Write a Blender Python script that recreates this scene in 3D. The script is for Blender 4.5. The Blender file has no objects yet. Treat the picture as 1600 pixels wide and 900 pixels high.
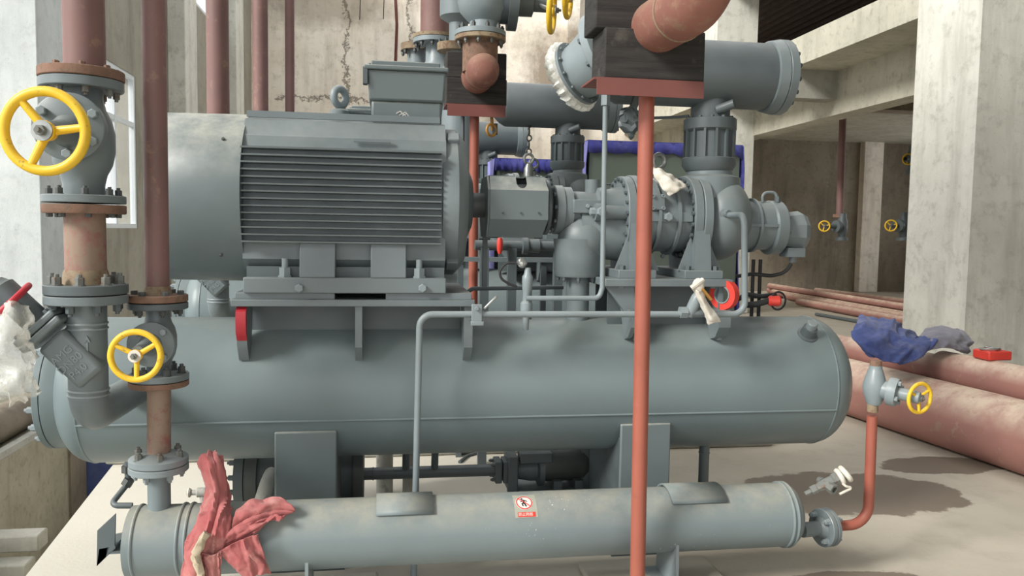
import bpy, math, random
from mathutils import Vector, Matrix, Quaternion, noise
random.seed(7)
S = bpy.context.scene
COL = S.collection
PI = math.pi
V = Vector

# ------------------------------------------------------------------ camera
FPX, YAW, TILT, ROLL = 1250.0, math.radians(9.0), math.radians(4.1), 0.016
CAM = V((0, 0, 1.65))
FW = V((math.sin(YAW)*math.cos(TILT), math.cos(YAW)*math.cos(TILT), -math.sin(TILT)))
R0 = V((math.cos(YAW), -math.sin(YAW), 0)); U0 = R0.cross(FW)
RT = R0*math.cos(ROLL)+U0*math.sin(ROLL); UP = -R0*math.sin(ROLL)+U0*math.cos(ROLL)
cd = bpy.data.cameras.new('camera'); cam = bpy.data.objects.new('camera', cd); COL.objects.link(cam)
cd.sensor_width = 36; cd.lens = 36*FPX/1600; cd.clip_end = 300; cd.clip_start = .05
cam.matrix_world = Matrix(((RT.x, UP.x, -FW.x, CAM.x), (RT.y, UP.y, -FW.y, CAM.y), (RT.z, UP.z, -FW.z, CAM.z), (0, 0, 0, 1)))
S.camera = cam

# ------------------------------------------------------------------ sky, sun, exposure
S.view_settings.view_transform = 'Standard'
S.view_settings.look = 'None'
S.view_settings.gamma = 1
S.view_settings.use_curve_mapping = False
S.view_settings.exposure = 0.80
w = bpy.data.worlds.new('overcast_sky'); S.world = w; w.use_nodes = True
bg = w.node_tree.nodes['Background']; bg.inputs[0].default_value = (.985, 1.0, 1.0, 1); bg.inputs[1].default_value = 0.98
sd = bpy.data.lights.new('hazy_sun', 'SUN'); sun = bpy.data.objects.new('hazy_sun', sd); COL.objects.link(sun)
sd.energy = 2.3; sd.angle = math.radians(17); sd.color = (1, .97, .91)
sun.rotation_euler = (-V((-.74, -.42, .56))).to_track_quat('-Z', 'Y').to_euler()

def at(px, py, Y):
    """point of the world plane y = Y that lies under a pixel of the photograph"""
    d = FW + RT*((px-800)/FPX) - UP*((py-450)/FPX)
    return CAM + d*(Y/d.y)
def atz(px, py, Z):
    d = FW + RT*((px-800)/FPX) - UP*((py-450)/FPX)
    return CAM + d*((Z-CAM.z)/d.z)
def zz(py, X, Y):
    """height z at (X, Y) whose picture row is py"""
    lo, hi = -3.0, 12.0
    for _ in range(40):
        m = (lo+hi)/2; v = V((X, Y, m))-CAM; r = 450-FPX*v.dot(UP)/v.dot(FW)
        if r > py: lo = m
        else: hi = m
    return lo

# ------------------------------------------------------------------ materials
def row_of(p):
    v = V(p)-CAM; return 450-FPX*v.dot(UP)/v.dot(FW)
def hx(s, a=1):
    s = s.lstrip('#'); c = [int(s[i:i+2], 16)/255 for i in (0, 2, 4)]
    return tuple(x/12.92 if x <= .04045 else ((x+.055)/1.055)**2.4 for x in c)+(a,)
class NT:
    def __init__(s, name):
        s.m = bpy.data.materials.new(name); s.m.use_nodes = True; s.t = s.m.node_tree
        s.b = s.t.nodes['Principled BSDF']; s.o = s.t.nodes['Material Output']
        s.co = s.n('ShaderNodeTexCoord')
        s.geo = s.n('ShaderNodeNewGeometry')
    def n(s, t, **k):
        n = s.t.nodes.new(t)
        for a, b in k.items():
            if hasattr(n, a): setattr(n, a, b)
        return n
    def l(s, a, b): s.t.links.new(a, b)
    def noise(s, scale, detail=4, rough=.6, vec=None, stretch=None):
        n = s.n('ShaderNodeTexNoise'); n.inputs['Scale'].default_value = scale; n.inputs['Detail'].default_value = detail; n.inputs['Roughness'].default_value = rough
        src = vec or s.geo.outputs['Position']
        if stretch:
            mp = s.n('ShaderNodeMapping'); mp.inputs['Scale'].default_value = stretch; s.l(src, mp.inputs[0]); src = mp.outputs[0]
        s.l(src, n.inputs['Vector']); return n.outputs['Fac']
    def ramp(s, fac, a, b, ca=(0, 0, 0, 1), cb=(1, 1, 1, 1)):
        r = s.n('ShaderNodeValToRGB'); e = r.color_ramp.elements
        e[0].position = a; e[0].color = ca; e[1].position = b; e[1].color = cb
        s.l(fac, r.inputs[0]); return r.outputs[0]
    def mix(s, f, a, b, mode='MIX'):
        m = s.n('ShaderNodeMix', data_type='RGBA', blend_type=mode)
        for i, x in ((0, f), (6, a), (7, b)):
            if isinstance(x, (int, float)): m.inputs[i].default_value = x
            elif isinstance(x, tuple): m.inputs[i].default_value = x
            else: s.l(x, m.inputs[i])
        return m.outputs[2]
    def math(s, op, a, b=0.0, c=None):
        m = s.n('ShaderNodeMath', operation=op)
        for i, x in ((0, a), (1, b), (2, c)):
            if x is None: continue
            if isinstance(x, (int, float)): m.inputs[i].default_value = x
            else: s.l(x, m.inputs[i])
        return m.outputs[0]
    def bump(s, h, strength=.2, dist=.01):
        b = s.n('ShaderNodeBump'); b.inputs['Strength'].default_value = strength; b.inputs['Distance'].default_value = dist
        s.l(h, b.inputs['Height']); s.l(b.outputs[0], s.b.inputs['Normal'])
    def done(s, col, rough=.5, metal=0.0, spec=None):
        if isinstance(col, tuple): s.b.inputs['Base Color'].default_value = col
        else: s.l(col, s.b.inputs['Base Color'])
        if isinstance(rough, (int, float)): s.b.inputs['Roughness'].default_value = rough
        else: s.l(rough, s.b.inputs['Roughness'])
        s.b.inputs['Metallic'].default_value = metal
        if spec is not None: s.b.inputs['Specular IOR Level'].default_value = spec
        return s.m
M = {}
def paint(name, col, var=.12, rough=.42, dust=0.0, dustcol='#b9b4a4', rust=0.0, rustcol='#7a4a34', scale=6.0, speck=0.0, bumpy=.05, scratch=0.0):
    k = NT(name); c = hx(col)
    d = tuple(x*(1-var) for x in c[:3])+(1,); l_ = tuple(min(1, x*(1+var)) for x in c[:3])+(1,)
    o = k.mix(k.ramp(k.noise(scale*.5, 5, .62), .3, .7), d, l_)
    if dust > 0:   # settled dust lies on what faces up, in patches
        nz = k.n('ShaderNodeSeparateXYZ'); k.l(k.geo.outputs['Normal'], nz.inputs[0])
        up = k.ramp(nz.outputs[2], .15, .95)
        f = k.math('MULTIPLY', k.math('MULTIPLY', up, k.ramp(k.noise(scale*1.6, 6, .7), .25, .75)), dust)
        o = k.mix(f, o, hx(dustcol))
    if rust > 0:
        f = k.ramp(k.noise(scale*2.3, 8, .72), .60-.25*rust, .68-.2*rust)
        o = k.mix(f, o, hx(rustcol))
    if scratch > 0:
        f = k.math('MULTIPLY', k.ramp(k.noise(9, 6, .75, stretch=(1.0, 1.0, .25)), .62, .72), scratch)
        o = k.mix(f, o, hx('#c9a58f'))
    if speck > 0:
        f = k.ramp(k.noise(70, 2, .5), .745-.05*speck, .765-.05*speck)
        f = k.math('MULTIPLY', f, k.ramp(k.noise(2.3, 2, .5), .52, .6))
        o = k.mix(f, o, hx('#d9d7cf'))
    r = k.ramp(k.noise(scale*2, 4, .6), .3, .75, (rough-.07,)*3+(1,), (rough+.14,)*3+(1,))
    k.bump(k.noise(scale*9, 5, .6), bumpy, .004)
    M[name] = k.done(o, r)
paint('grey', '#6f797c', dust=.35, dustcol='#a9a79b', rough=.40)
paint('greyclean', '#677274', var=.06, rough=.38, dust=.85, dustcol='#c9c6b8')
paint('greydark', '#565f62', var=.12, rough=.45, dust=.3, dustcol='#8d8c82')
paint('greylight', '#838e92', var=.1, dust=.3, rough=.4)
paint('tank', '#728083', var=.06, rough=.36, dust=.30, dustcol='#a5a193', bumpy=.02, scale=2.5)
paint('cooler', '#748083', var=.08, rough=.5, dust=.75, dustcol='#b3ac98', speck=.7, scale=5)
paint('primer', '#7c5d59', var=.16, rough=.55, dust=.5, dustcol='#b39a88', rust=.12, rustcol='#8c6f60', scale=5, scratch=.25)
paint('primerpost', '#9c5848', var=.10, rough=.45, scratch=.5, scale=5, rust=.05, rustcol='#8d5344')
paint('primerspool', '#8f605a', var=.2, rough=.6, rust=.75, rustcol='#8f7a6a', scale=4)
paint('elbowdust', '#8a5c50', var=.2, rough=.7, dust=.95, dustcol='#a9947f', rust=.35, rustcol='#94705f', scale=6, scratch=.35, bumpy=.15)
paint('primercap', '#74443d', var=.15, rough=.55, scratch=.6, dust=.3, dustcol='#a58a78', scale=6)
paint('deck', '#33211d', var=.2, rough=.7)
paint('primerdark', '#5d2a24', var=.2, rough=.6, dust=.3)
paint('primerdusty', '#a0736a', var=.15, rough=.65, dust=1.7, dustcol='#cfbaa6', rust=.1, rustcol='#a58a78', scale=3.5, scratch=.2)
paint('rust', '#7f6252', var=.3, rough=.8, rust=.4, rustcol='#6b5648', scale=12, bumpy=.3)
paint('rustlight', '#8d7d66', var=.3, rough=.75, rust=.4, rustcol='#7a5c46', scale=12, bumpy=.25)
paint('bolt', '#6d706c', var=.2, rough=.5, rust=.25, rustcol='#6b5648', scale=20)
paint('boltdark', '#4d5150', var=.2, rough=.5, scale=20)
paint('yellow', '#e8bd2d', var=.1, rough=.42, rust=.04, rustcol='#8d7a40', scale=16, dust=.15)
paint('redwheel', '#b5303c', var=.12, rough=.4, scale=12)
paint('redpaint', '#d8443a', var=.1, rough=.4, scale=12)
paint('steel', '#a3a6a4', var=.15, rough=.35, scale=20); M['steel'].node_tree.nodes['Principled BSDF'].inputs['Metallic'].default_value = .7
paint('black', '#232527', var=.2, rough=.55)
paint('rubber', '#2c2d2e', var=.2, rough=.6)
paint('brass', '#a87a35', var=.2, rough=.4)
paint('white', '#dcdad4', var=.06, rough=.6)
paint('panel', '#6e7a70', var=.06, rough=.5)
paint('stickerfilm', '#a5a698', var=.05, rough=.35)
paint('windowframe', '#d9dfe3', var=.05, rough=.5)
paint('pvc', '#b9b8b0', var=.12, rough=.5, rust=.2, rustcol='#8d8a80')
def wood():
    k = NT('charred_wood'); n = k.noise(3, 6, .7, stretch=(1.2, 4, 14))
    o = k.mix(k.ramp(n, .3, .75), hx('#1d1b1a'), hx('#3d3a37'))
    o = k.mix(k.math('MULTIPLY', k.ramp(k.noise(7, 6, .7), .58, .75), .5), o, hx('#6b665f'))
    k.bump(n, .5, .01); M['wood'] = k.done(o, .8)
    k = NT('wood_end_grain'); n = k.noise(9, 6, .7, stretch=(1, 1, 6))
    o = k.mix(k.ramp(n, .3, .75), hx('#3d3832'), hx('#7d7465')); k.bump(n, .5, .01); M['woodend'] = k.done(o, .85)
wood()
def concrete(name, a, b, stain='#6f6a5e', samt=.5, sc=1.0, streak=.5, cracks=(), blobs=()):
    k = NT(name)
    n1 = k.noise(.9*sc, 8, .68); n2 = k.noise(5*sc, 8, .7); n3 = k.noise(1.6*sc, 6, .65, stretch=(1.6, 1.6, .22))
    o = k.mix(k.ramp(n1, .32, .68), hx(a), hx(b))
    o = k.mix(k.math('MULTIPLY', k.ramp(n3, .50, .72), streak), o, hx(stain))
    o = k.mix(k.math('MULTIPLY', k.ramp(n2, .52, .7), samt), o, hx(stain))
    o = k.mix(k.math('MULTIPLY', k.ramp(k.noise(38*sc, 3, .6), .66, .72), .35), o, hx('#57524a'))
    if blobs:     # old damp stains
        p = k.n('ShaderNodeSeparateXYZ'); k.l(k.geo.outputs['Position'], p.inputs[0])
        wb = k.math('MULTIPLY', k.math('SUBTRACT', k.noise(1.1, 7, .7), .5), 1.5)
        for cx, cz, rx, rz, amt in blobs:
            dx = k.math('DIVIDE', k.math('SUBTRACT', p.outputs[0], cx), rx); dz = k.math('DIVIDE', k.math('SUBTRACT', p.outputs[2], cz), rz)
            d = k.math('ADD', k.math('SQRT', k.math('ADD', k.math('MULTIPLY', dx, dx), k.math('MULTIPLY', dz, dz))), wb)
            o = k.mix(k.math('MULTIPLY', k.ramp(d, .5, 1.15, (1, 1, 1, 1), (0, 0, 0, 1)), amt), o, hx('#7c6c58'))
    if cracks:
        p = k.n('ShaderNodeSeparateXYZ'); k.l(k.geo.outputs['Position'], p.inputs[0])
        wob = k.math('MULTIPLY', k.math('SUBTRACT', k.noise(2.2, 6, .75), .5), .9)
        for kind, pos, lo, hi, wd in cracks:
            u, v_ = (p.outputs[0], p.outputs[2]) if kind == 'v' else (p.outputs[2], p.outputs[0])
            dd = k.math('ABSOLUTE', k.math('ADD', k.math('SUBTRACT', u, pos), wob))
            f = k.ramp(dd, wd*.35, wd, (1, 1, 1, 1), (0, 0, 0, 1))
            f = k.math('MULTIPLY', f, k.math('MULTIPLY', k.math('GREATER_THAN', v_, lo), k.math('LESS_THAN', v_, hi)))
            o = k.mix(k.math('MULTIPLY', f, .75), o, hx('#5a4f42'))
    k.bump(k.math('ADD', n2, k.math('MULTIPLY', k.noise(60*sc, 4, .6), .3)), .25, .02)
    M[name] = k.done(o, .85)
concrete('plasterback', '#f8f0e4', '#e8ddcc', '#94887a', .45, .8, .5, cracks=[('v', -1.05, 3.2, 20, .05), ('v', .62, 3.4, 20, .05), ('h', 5.05, -2.9, 3, .05)], blobs=[(4.9, 6.0, 1.5, 1.6, .8), (3.3, 4.6, .8, .7, .45), (-1.5, 7.6, 3.0, .8, .5)])
concrete('plasterleft', '#a39f92', '#8b8779', '#6a665b', .35, .8, .75)
concrete('plasterlight', '#dfded5', '#c9c8be', '#8d8b80', .45, 1.2, .4)
concrete('plastergrey', '#aaa99f', '#8f8e84', '#6d6b62', .4, 1.0, .4)
concrete('plasterslab', '#c9c5b5', '#aeab9c', '#7f7b6e', .55, 1.3, .3)
concrete('plasterskytint', '#dadfdf', '#c3c9c8', '#96999a', .35, 1.2, .3)  # cool window light tinted into the plaster of the left column
concrete('concretedark', '#978d7d', '#7f7466', '#5a5146', .5, 1.2, .5)
concrete('trench', '#bcb6a4', '#a29c89', '#736d5b', .5, 2.5, .6)
def floor_mat():
    k = NT('concrete_floor')
    n1 = k.noise(.7, 8, .66); n2 = k.noise(3.0, 8, .7)
    o = k.mix(k.ramp(n1, .3, .7), hx('#beb6a7'), hx('#aba293'))
    o = k.mix(k.math('MULTIPLY', k.ramp(n2, .52, .72), .5), o, hx('#9a9080'))
    o = k.mix(k.math('MULTIPLY', k.ramp(k.noise(22, 5, .7), .64, .72), .4), o, hx('#877d6e'))
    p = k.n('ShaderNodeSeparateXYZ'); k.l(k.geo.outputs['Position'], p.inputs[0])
    new = k.math('ADD', p.outputs[0], k.math('MULTIPLY', k.math('SUBTRACT', k.noise(1.3, 6, .65), .5), 1.6))   # paler left side: sunlight from the left painted into the floor colour
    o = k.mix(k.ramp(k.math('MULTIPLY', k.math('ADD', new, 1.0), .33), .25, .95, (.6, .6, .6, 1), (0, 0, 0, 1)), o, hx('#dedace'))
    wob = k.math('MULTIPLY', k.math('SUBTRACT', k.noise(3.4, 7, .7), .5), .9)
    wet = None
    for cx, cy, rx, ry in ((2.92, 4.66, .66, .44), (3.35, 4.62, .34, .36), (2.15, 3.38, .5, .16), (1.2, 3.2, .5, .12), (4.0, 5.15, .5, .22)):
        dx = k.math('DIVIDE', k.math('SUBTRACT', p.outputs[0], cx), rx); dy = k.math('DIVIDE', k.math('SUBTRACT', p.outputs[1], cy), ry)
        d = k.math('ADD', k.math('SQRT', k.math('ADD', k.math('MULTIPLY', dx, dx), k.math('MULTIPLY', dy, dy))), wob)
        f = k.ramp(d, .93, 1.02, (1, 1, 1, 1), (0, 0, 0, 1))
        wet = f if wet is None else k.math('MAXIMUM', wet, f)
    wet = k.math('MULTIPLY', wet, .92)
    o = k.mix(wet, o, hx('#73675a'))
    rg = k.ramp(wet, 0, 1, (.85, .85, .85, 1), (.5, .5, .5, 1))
    k.bump(k.math('ADD', n2, k.math('MULTIPLY', k.noise(45, 4, .6), .4)), .18, .015)
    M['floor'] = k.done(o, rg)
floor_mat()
def cloth(name, a, b, dirt='#b9ac9c', dirtamt=.3, sc=8):
    k = NT(name); o = k.mix(k.ramp(k.noise(sc, 6, .65), .3, .7), hx(a), hx(b))
    o = k.mix(k.math('MULTIPLY', k.ramp(k.noise(sc*.7, 7, .7), .5, .75), dirtamt), o, hx(dirt))
    k.bump(k.noise(sc*30, 3, .6), .25, .002); M[name] = k.done(o, .95, spec=.2)
    M[name].node_tree.nodes['Principled BSDF'].inputs['Sheen Weight'].default_value = .15
cloth('redcloth', '#9c5152', '#b87573', '#cba79d', .75)
cloth('bluecloth', '#37426f', '#505c8e', '#8b8c9a', .55)
cloth('greycloth', '#6a6a78', '#85838a', '#9a9690', .5)
cloth('tarp', '#3a3d86', '#5a5cab', '#8b8cc0', .3)
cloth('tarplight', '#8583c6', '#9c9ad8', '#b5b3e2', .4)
cloth('rag', '#cfc8ba', '#e4dfd4', '#a59c8a', .5, 20)
cloth('ropecloth', '#a89a84', '#c2b59e', '#7d715f', .5, 30)
cloth('sheetblue', '#4d5a8c', '#5f6da3', '#7f88ab', .3)
def plastic(name, alpha):
    k = NT(name); k.b.inputs['Base Color'].default_value = hx('#e9e9e2'); k.b.inputs['Roughness'].default_value = .25
    a = k.ramp(k.noise(14, 4, .6), .3, .75, (alpha-.2,)*3+(1,), (alpha+.2,)*3+(1,)); k.l(a, k.b.inputs['Alpha'])
    k.bump(k.noise(30, 4, .6), .5, .01); M[name] = k.m
plastic('film', .34)
plastic('wrap', .72)
def glass():
    k = NT('window_glass'); k.b.inputs['Base Color'].default_value = (.9, .95, 1, 1); k.b.inputs['Roughness'].default_value = .1; k.b.inputs['Alpha'].default_value = .12
    M['glass'] = k.m
glass()

# ------------------------------------------------------------------ mesh helpers
def basis(ax):
    ax = V(ax).normalized(); t = V((0, 0, 1)) if abs(ax.z) < .9 else V((1, 0, 0))
    a = t.cross(ax).normalized(); b = ax.cross(a); return a, b, ax
class MB:
    def __init__(s): s.v = []; s.f = []
    def add(s, vs, fs):
        o = len(s.v); s.v += [V(p) for p in vs]; s.f += [tuple(i+o for i in f) for f in fs]; return s
    def box(s, x0, x1, y0, y1, z0, z1):
        return s.add([(x0, y0, z0), (x1, y0, z0), (x1, y1, z0), (x0, y1, z0), (x0, y0, z1), (x1, y0, z1), (x1, y1, z1), (x0, y1, z1)],
                     [(0, 3, 2, 1), (4, 5, 6, 7), (0, 1, 5, 4), (1, 2, 6, 5), (2, 3, 7, 6), (3, 0, 4, 7)])
    def obox(s, c, size, ax, up):
        """box centred at c; ax = its x axis, up = roughly its z axis"""
        x = V(ax).normalized(); y = V(up).cross(x).normalized(); z = x.cross(y); c = V(c); h = [d/2 for d in size]
        vs = [c+x*(i*h[0])+y*(j*h[1])+z*(k*h[2]) for k in (-1, 1) for (i, j) in ((-1, -1), (1, -1), (1, 1), (-1, 1))]
        return s.add(vs, [(0, 3, 2, 1), (4, 5, 6, 7), (0, 1, 5, 4), (1, 2, 6, 5), (2, 3, 7, 6), (3, 0, 4, 7)])
    def lathe(s, prof, o, ax=(0, 0, 1), n=32, cap=True, ph=0.0):
        a, b, c = basis(ax); o = V(o); vs = []; fs = []
        for t, r in prof:
            for i in range(n):
                th = ph+2*PI*i/n; vs.append(o+c*t+a*(r*math.cos(th))+b*(r*math.sin(th)))
        for j in range(len(prof)-1):
            for i in range(n):
                k = (i+1) % n; fs.append((j*n+i, j*n+k, (j+1)*n+k, (j+1)*n+i))
        if cap:
            fs.append(tuple(reversed(range(n)))); q = (len(prof)-1)*n; fs.append(tuple(range(q, q+n)))
        return s.add(vs, fs)
    def cyl(s, p0, p1, r0, r1=None, n=24):
        p0 = V(p0); p1 = V(p1); return s.lathe([(0, r0), ((p1-p0).length, r0 if r1 is None else r1)], p0, p1-p0, n)
    def ring(s, o, ax, ro, ri, th, n=32):
        return s.lathe([(0, ri), (0, ro), (th, ro), (th, ri), (0, ri)], o, ax, n, cap=False)
    def torus(s, o, ax, R, r, nu=40, nv=12, a0=0, a1=2*PI):
        a, b, c = basis(ax); o = V(o); vs = []; fs = []; full = abs(a1-a0-2*PI) < 1e-6; m = nu if full else nu+1
        for i in range(m):
            th = a0+(a1-a0)*i/nu; d = a*math.cos(th)+b*math.sin(th)
            for j in range(nv):
                ph = 2*PI*j/nv; vs.append(o+d*(R+r*math.cos(ph))+c*(r*math.sin(ph)))
        for i in range(nu):
            k = (i+1) % m
            for j in range(nv):
                q = (j+1) % nv; fs.append((i*nv+j, k*nv+j, k*nv+q, i*nv+q))
        if not full: fs.append(tuple(reversed(range(nv)))); fs.append(tuple((m-1)*nv+j for j in range(nv)))
        return s.add(vs, fs)
    def tube(s, pts, r, n=16, fil=0.0, seg=8, rs=None):
        pts = [V(p) for p in pts]; P = [pts[0]]
        for i in range(1, len(pts)-1):
            p, a, b = pts[i], pts[i-1], pts[i+1]
            if fil <= 0: P.append(p); continue
            da = (a-p); db = (b-p); ang = da.angle(db); t = fil/math.tan(ang/2) if ang > .01 else fil
            t = min(t, da.length*.49 if i > 1 else da.length*.98, db.length*.49 if i < len(pts)-2 else db.length*.98)
            q0 = p+da.normalized()*t; q1 = p+db.normalized()*t
            rad = t*math.tan(ang/2); cdir = (da.normalized()+db.normalized()).normalized(); c = p+cdir*(rad/math.sin(ang/2))
            u = q0-c; v_ = q1-c; tot = u.angle(v_); ax = u.cross(v_)
            if ax.length < 1e-9: P.append(p); continue
            for k in range(seg+1): P.append(c+Quaternion(ax.normalized(), tot*k/seg) @ u)
        P.append(pts[-1]); Q = [P[0]]
        for p in P[1:]:
            if (p-Q[-1]).length > 1e-5: Q.append(p)
        P = Q; vs = []; fs = []; T = []
        for i in range(len(P)):
            d = (P[min(i+1, len(P)-1)]-P[max(i-1, 0)]).normalized(); T.append(d)
        a, b, _ = basis(T[0])
        for i, p in enumerate(P):
            if i: q = T[i-1].rotation_difference(T[i]); a = q @ a; b = q @ b
            rr = rs[min(i, len(rs)-1)] if rs else r
            for j in range(n):
                th = 2*PI*j/n; vs.append(p+a*(rr*math.cos(th))+b*(rr*math.sin(th)))
        for i in range(len(P)-1):
            for j in range(n):
                q = (j+1) % n; fs.append((i*n+j, i*n+q, (i+1)*n+q, (i+1)*n+j))
        fs.append(tuple(reversed(range(n)))); fs.append(tuple((len(P)-1)*n+j for j in range(n)))
        return s.add(vs, fs)
    def prism(s, poly, ext):
        poly = [V(p) for p in poly]; ext = V(ext); n = len(poly)
        nm = V((0, 0, 0))
        for i in range(n): nm += poly[i].cross(poly[(i+1) % n])
        if nm.dot(ext) > 0: poly.reverse()
        return s.add(poly+[p+ext for p in poly], [tuple(range(n)), tuple(reversed(range(n, 2*n)))]+[(i, i+n, (i+1) % n+n, (i+1) % n) for i in range(n)])
    def grid(s, rows):
        n = len(rows[0]); vs = [p for r in rows for p in r]
        return s.add(vs, [(i*n+j, i*n+j+1, (i+1)*n+j+1, (i+1)*n+j) for i in range(len(rows)-1) for j in range(n-1)])
LOC = {}
def rootloc(o):
    while o.parent: o = o.parent
    return LOC[o]
def tag(o, label=None, cat=None, group=None, kind=None):
    for k, v_ in (('label', label), ('category', cat), ('group', group), ('kind', kind)):
        if v_: o[k] = v_
    return o
def obj(name, mb, mat, parent=None, bevel=0, smooth=38, base=None):
    vs = mb.v
    if parent is not None: L = rootloc(parent)
    elif base is not None: L = V(base)
    else:
        L = V(((min(p.x for p in vs)+max(p.x for p in vs))/2, (min(p.y for p in vs)+max(p.y for p in vs))/2, min(p.z for p in vs)))
    me = bpy.data.meshes.new(name); me.from_pydata([p-L for p in vs], [], mb.f); me.update()
    me.materials.append(M[mat] if isinstance(mat, str) else mat)
    if smooth: me.shade_smooth(); me.set_sharp_from_angle(angle=math.radians(smooth))
    o = bpy.data.objects.new(name, me); COL.objects.link(o)
    if parent is not None: o.parent = parent
    else: o.location = L; LOC[o] = L
    if bevel:
        m = o.modifiers.new('bevel', 'BEVEL'); m.width = bevel; m.segments = 2; m.limit_method = 'ANGLE'; m.angle_limit = math.radians(50)
    return o
def thing(name, label, cat, loc, group=None):
    o = bpy.data.objects.new(name, None); COL.objects.link(o); o.location = loc; LOC[o] = V(loc); o.empty_display_size = .1
    return tag(o, label, cat, group)
def struct(name, mb, mat, **k): return tag(obj(name, mb, mat, **k), kind='structure')
def copy_tree(o, parent=None):
    c = o.copy(); COL.objects.link(c); c.parent = parent
    for ch in o.children: copy_tree(ch, c)
    return c
def clone(o, off, label, group=None):
    c = copy_tree(o); c.location = V(o.location)+V(off); LOC[c] = V(c.location); c['label'] = label
    if group: c['group'] = group
    elif 'group' in c: pass
    return c
BC = {}
def boltmesh(r, style, mat):
    key = (round(r, 4), style, mat)
    if key in BC: return BC[key]
    b = MB()
    if style == 'stud':
        b.lathe([(0, r*1.25), (r*.25, r*1.25)], (0, 0, 0), n=12); b.lathe([(r*.25, r), (r*1.7, r), (r*1.85, r*.85)], (0, 0, 0), n=6)
        b.lathe([(r*1.7, r*.55), (r*2.5, r*.55)], (0, 0, 0), n=8)
    elif style == 'hex':
        b.lathe([(0, r), (r*1.05, r), (r*1.2, r*.8)], (0, 0, 0), n=6)
    elif style == 'socket':
        b.lathe([(0, r), (r*1.2, r), (r*1.2, r*.55), (r*.7, r*.5)], (0, 0, 0), n=10)
    me = bpy.data.meshes.new('bolt'); me.from_pydata(b.v, [], b.f); me.materials.append(M[mat]); me.update(); BC[key] = me
    return me
def bolt(parent, p, ax, r, style='stud', mat='bolt', name='bolt'):
    o = bpy.data.objects.new(name, boltmesh(r, style, mat)); COL.objects.link(o); o.parent = parent
    o.location = V(p)-rootloc(parent); o.rotation_euler = V(ax).to_track_quat('Z', 'Y').to_euler(); return o
def boltring(parent, c, ax, R, n, r, style='stud', mat='bolt', ph=.2, both=None):
    a, b, x = basis(ax)
    for i in range(n):
        th = ph+2*PI*i/n; d = a*(R*math.cos(th))+b*(R*math.sin(th))
        bolt(parent, V(c)+d, x, r, style, mat)
        if both: bolt(parent, V(c)+d-x*both, -x, r, style, mat)
def sphere(mb, c, r, n=20, m=12, sc=(1, 1, 1)):
    prof = [(-math.cos(PI*i/m), max(1e-4, math.sin(PI*i/m))) for i in range(m+1)]
    t = MB(); t.lathe(prof, (0, 0, 0), (0, 0, 1), n, cap=False)
    return mb.add([V(c)+V((p.x*r*sc[0], p.y*r*sc[1], p.z*r*sc[2])) for p in t.v], t.f)
def textmesh(body, size, ext=.001):
    cu = bpy.data.curves.new('lettering', 'FONT'); cu.body = body; cu.size = size; cu.extrude = ext; cu.align_x = 'CENTER'; cu.align_y = 'CENTER'; cu.resolution_u = 3
    t = bpy.data.objects.new('tmp', cu); COL.objects.link(t); bpy.context.view_layer.update()
    me = bpy.data.meshes.new_from_object(t.evaluated_get(bpy.context.evaluated_depsgraph_get())); bpy.data.objects.remove(t)
    b = MB(); b.add([v_.co for v_ in me.vertices], [tuple(p.vertices) for p in me.polygons]); return b
def placed(mb, o, x, y):
    """map a flat mesh's xy to world axes x, y at o"""
    x = V(x).normalized(); y = V(y).normalized(); z = x.cross(y); r = MB()
    return r.add([V(o)+x*p.x+y*p.y+z*p.z for p in mb.v], mb.f)
def handwheel(parent, c, ax, R, mat='yellow', spokes=3, ph=0.5, thick=.115, dish=.12, hubmat='steel'):
    a, b, x = basis(ax); c = V(c)
    m = MB().torus(c, x, R*(1-thick), R*thick, 48, 14); w = obj('handwheel', m, mat, parent)
    hc = c-x*(R*dish)
    for i in range(spokes):
        th = ph+2*PI*i/spokes; d = a*math.cos(th)+b*math.sin(th)
        obj('spoke', MB().cyl(hc+d*(R*.15), c+d*(R*(1-thick)), R*.105, R*.085, 12), mat, w)
    obj('hub', MB().lathe([(-R*.1, R*.2), (R*.14, R*.24), (R*.2, R*.2)], hc, x, 20), mat, w)
    obj('hub_washer', MB().lathe([(R*.2, R*.23), (R*.25, R*.23)], hc, x, 24), hubmat, w)
    obj('hub_nut', MB().lathe([(R*.25, R*.12), (R*.36, R*.12)], hc, x, 6).lathe([(R*.3, R*.06), (R*.46, R*.055)], hc, x, 10), 'bolt' if hubmat != 'rust' else 'rust', w)
    return w
def flange(parent, c, ax, R, th, mat, n=8, rb=None, br=.011, style='stud', bmat='bolt', bolts=True, both=True, name='flange', hole=0, ph=.2):
    """disc from c along ax; studs on its far face (and on the near face)"""
    x = V(ax).normalized(); m = MB().lathe([(0, R-.003), (.003, R), (th-.003, R), (th, R-.003)], c, x, 40)
    o = obj(name, m, mat, parent)
    if bolts: boltring(o, V(c)+x*th, x, rb or R*.79, n, br, style, bmat, ph)
    return o
def crom(a, b, c, d, t):
    return .5*((2*b)+(c-a)*t+(2*a-5*b+4*c-d)*t*t+(3*b-a-3*c+d)*t*t*t)
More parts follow.
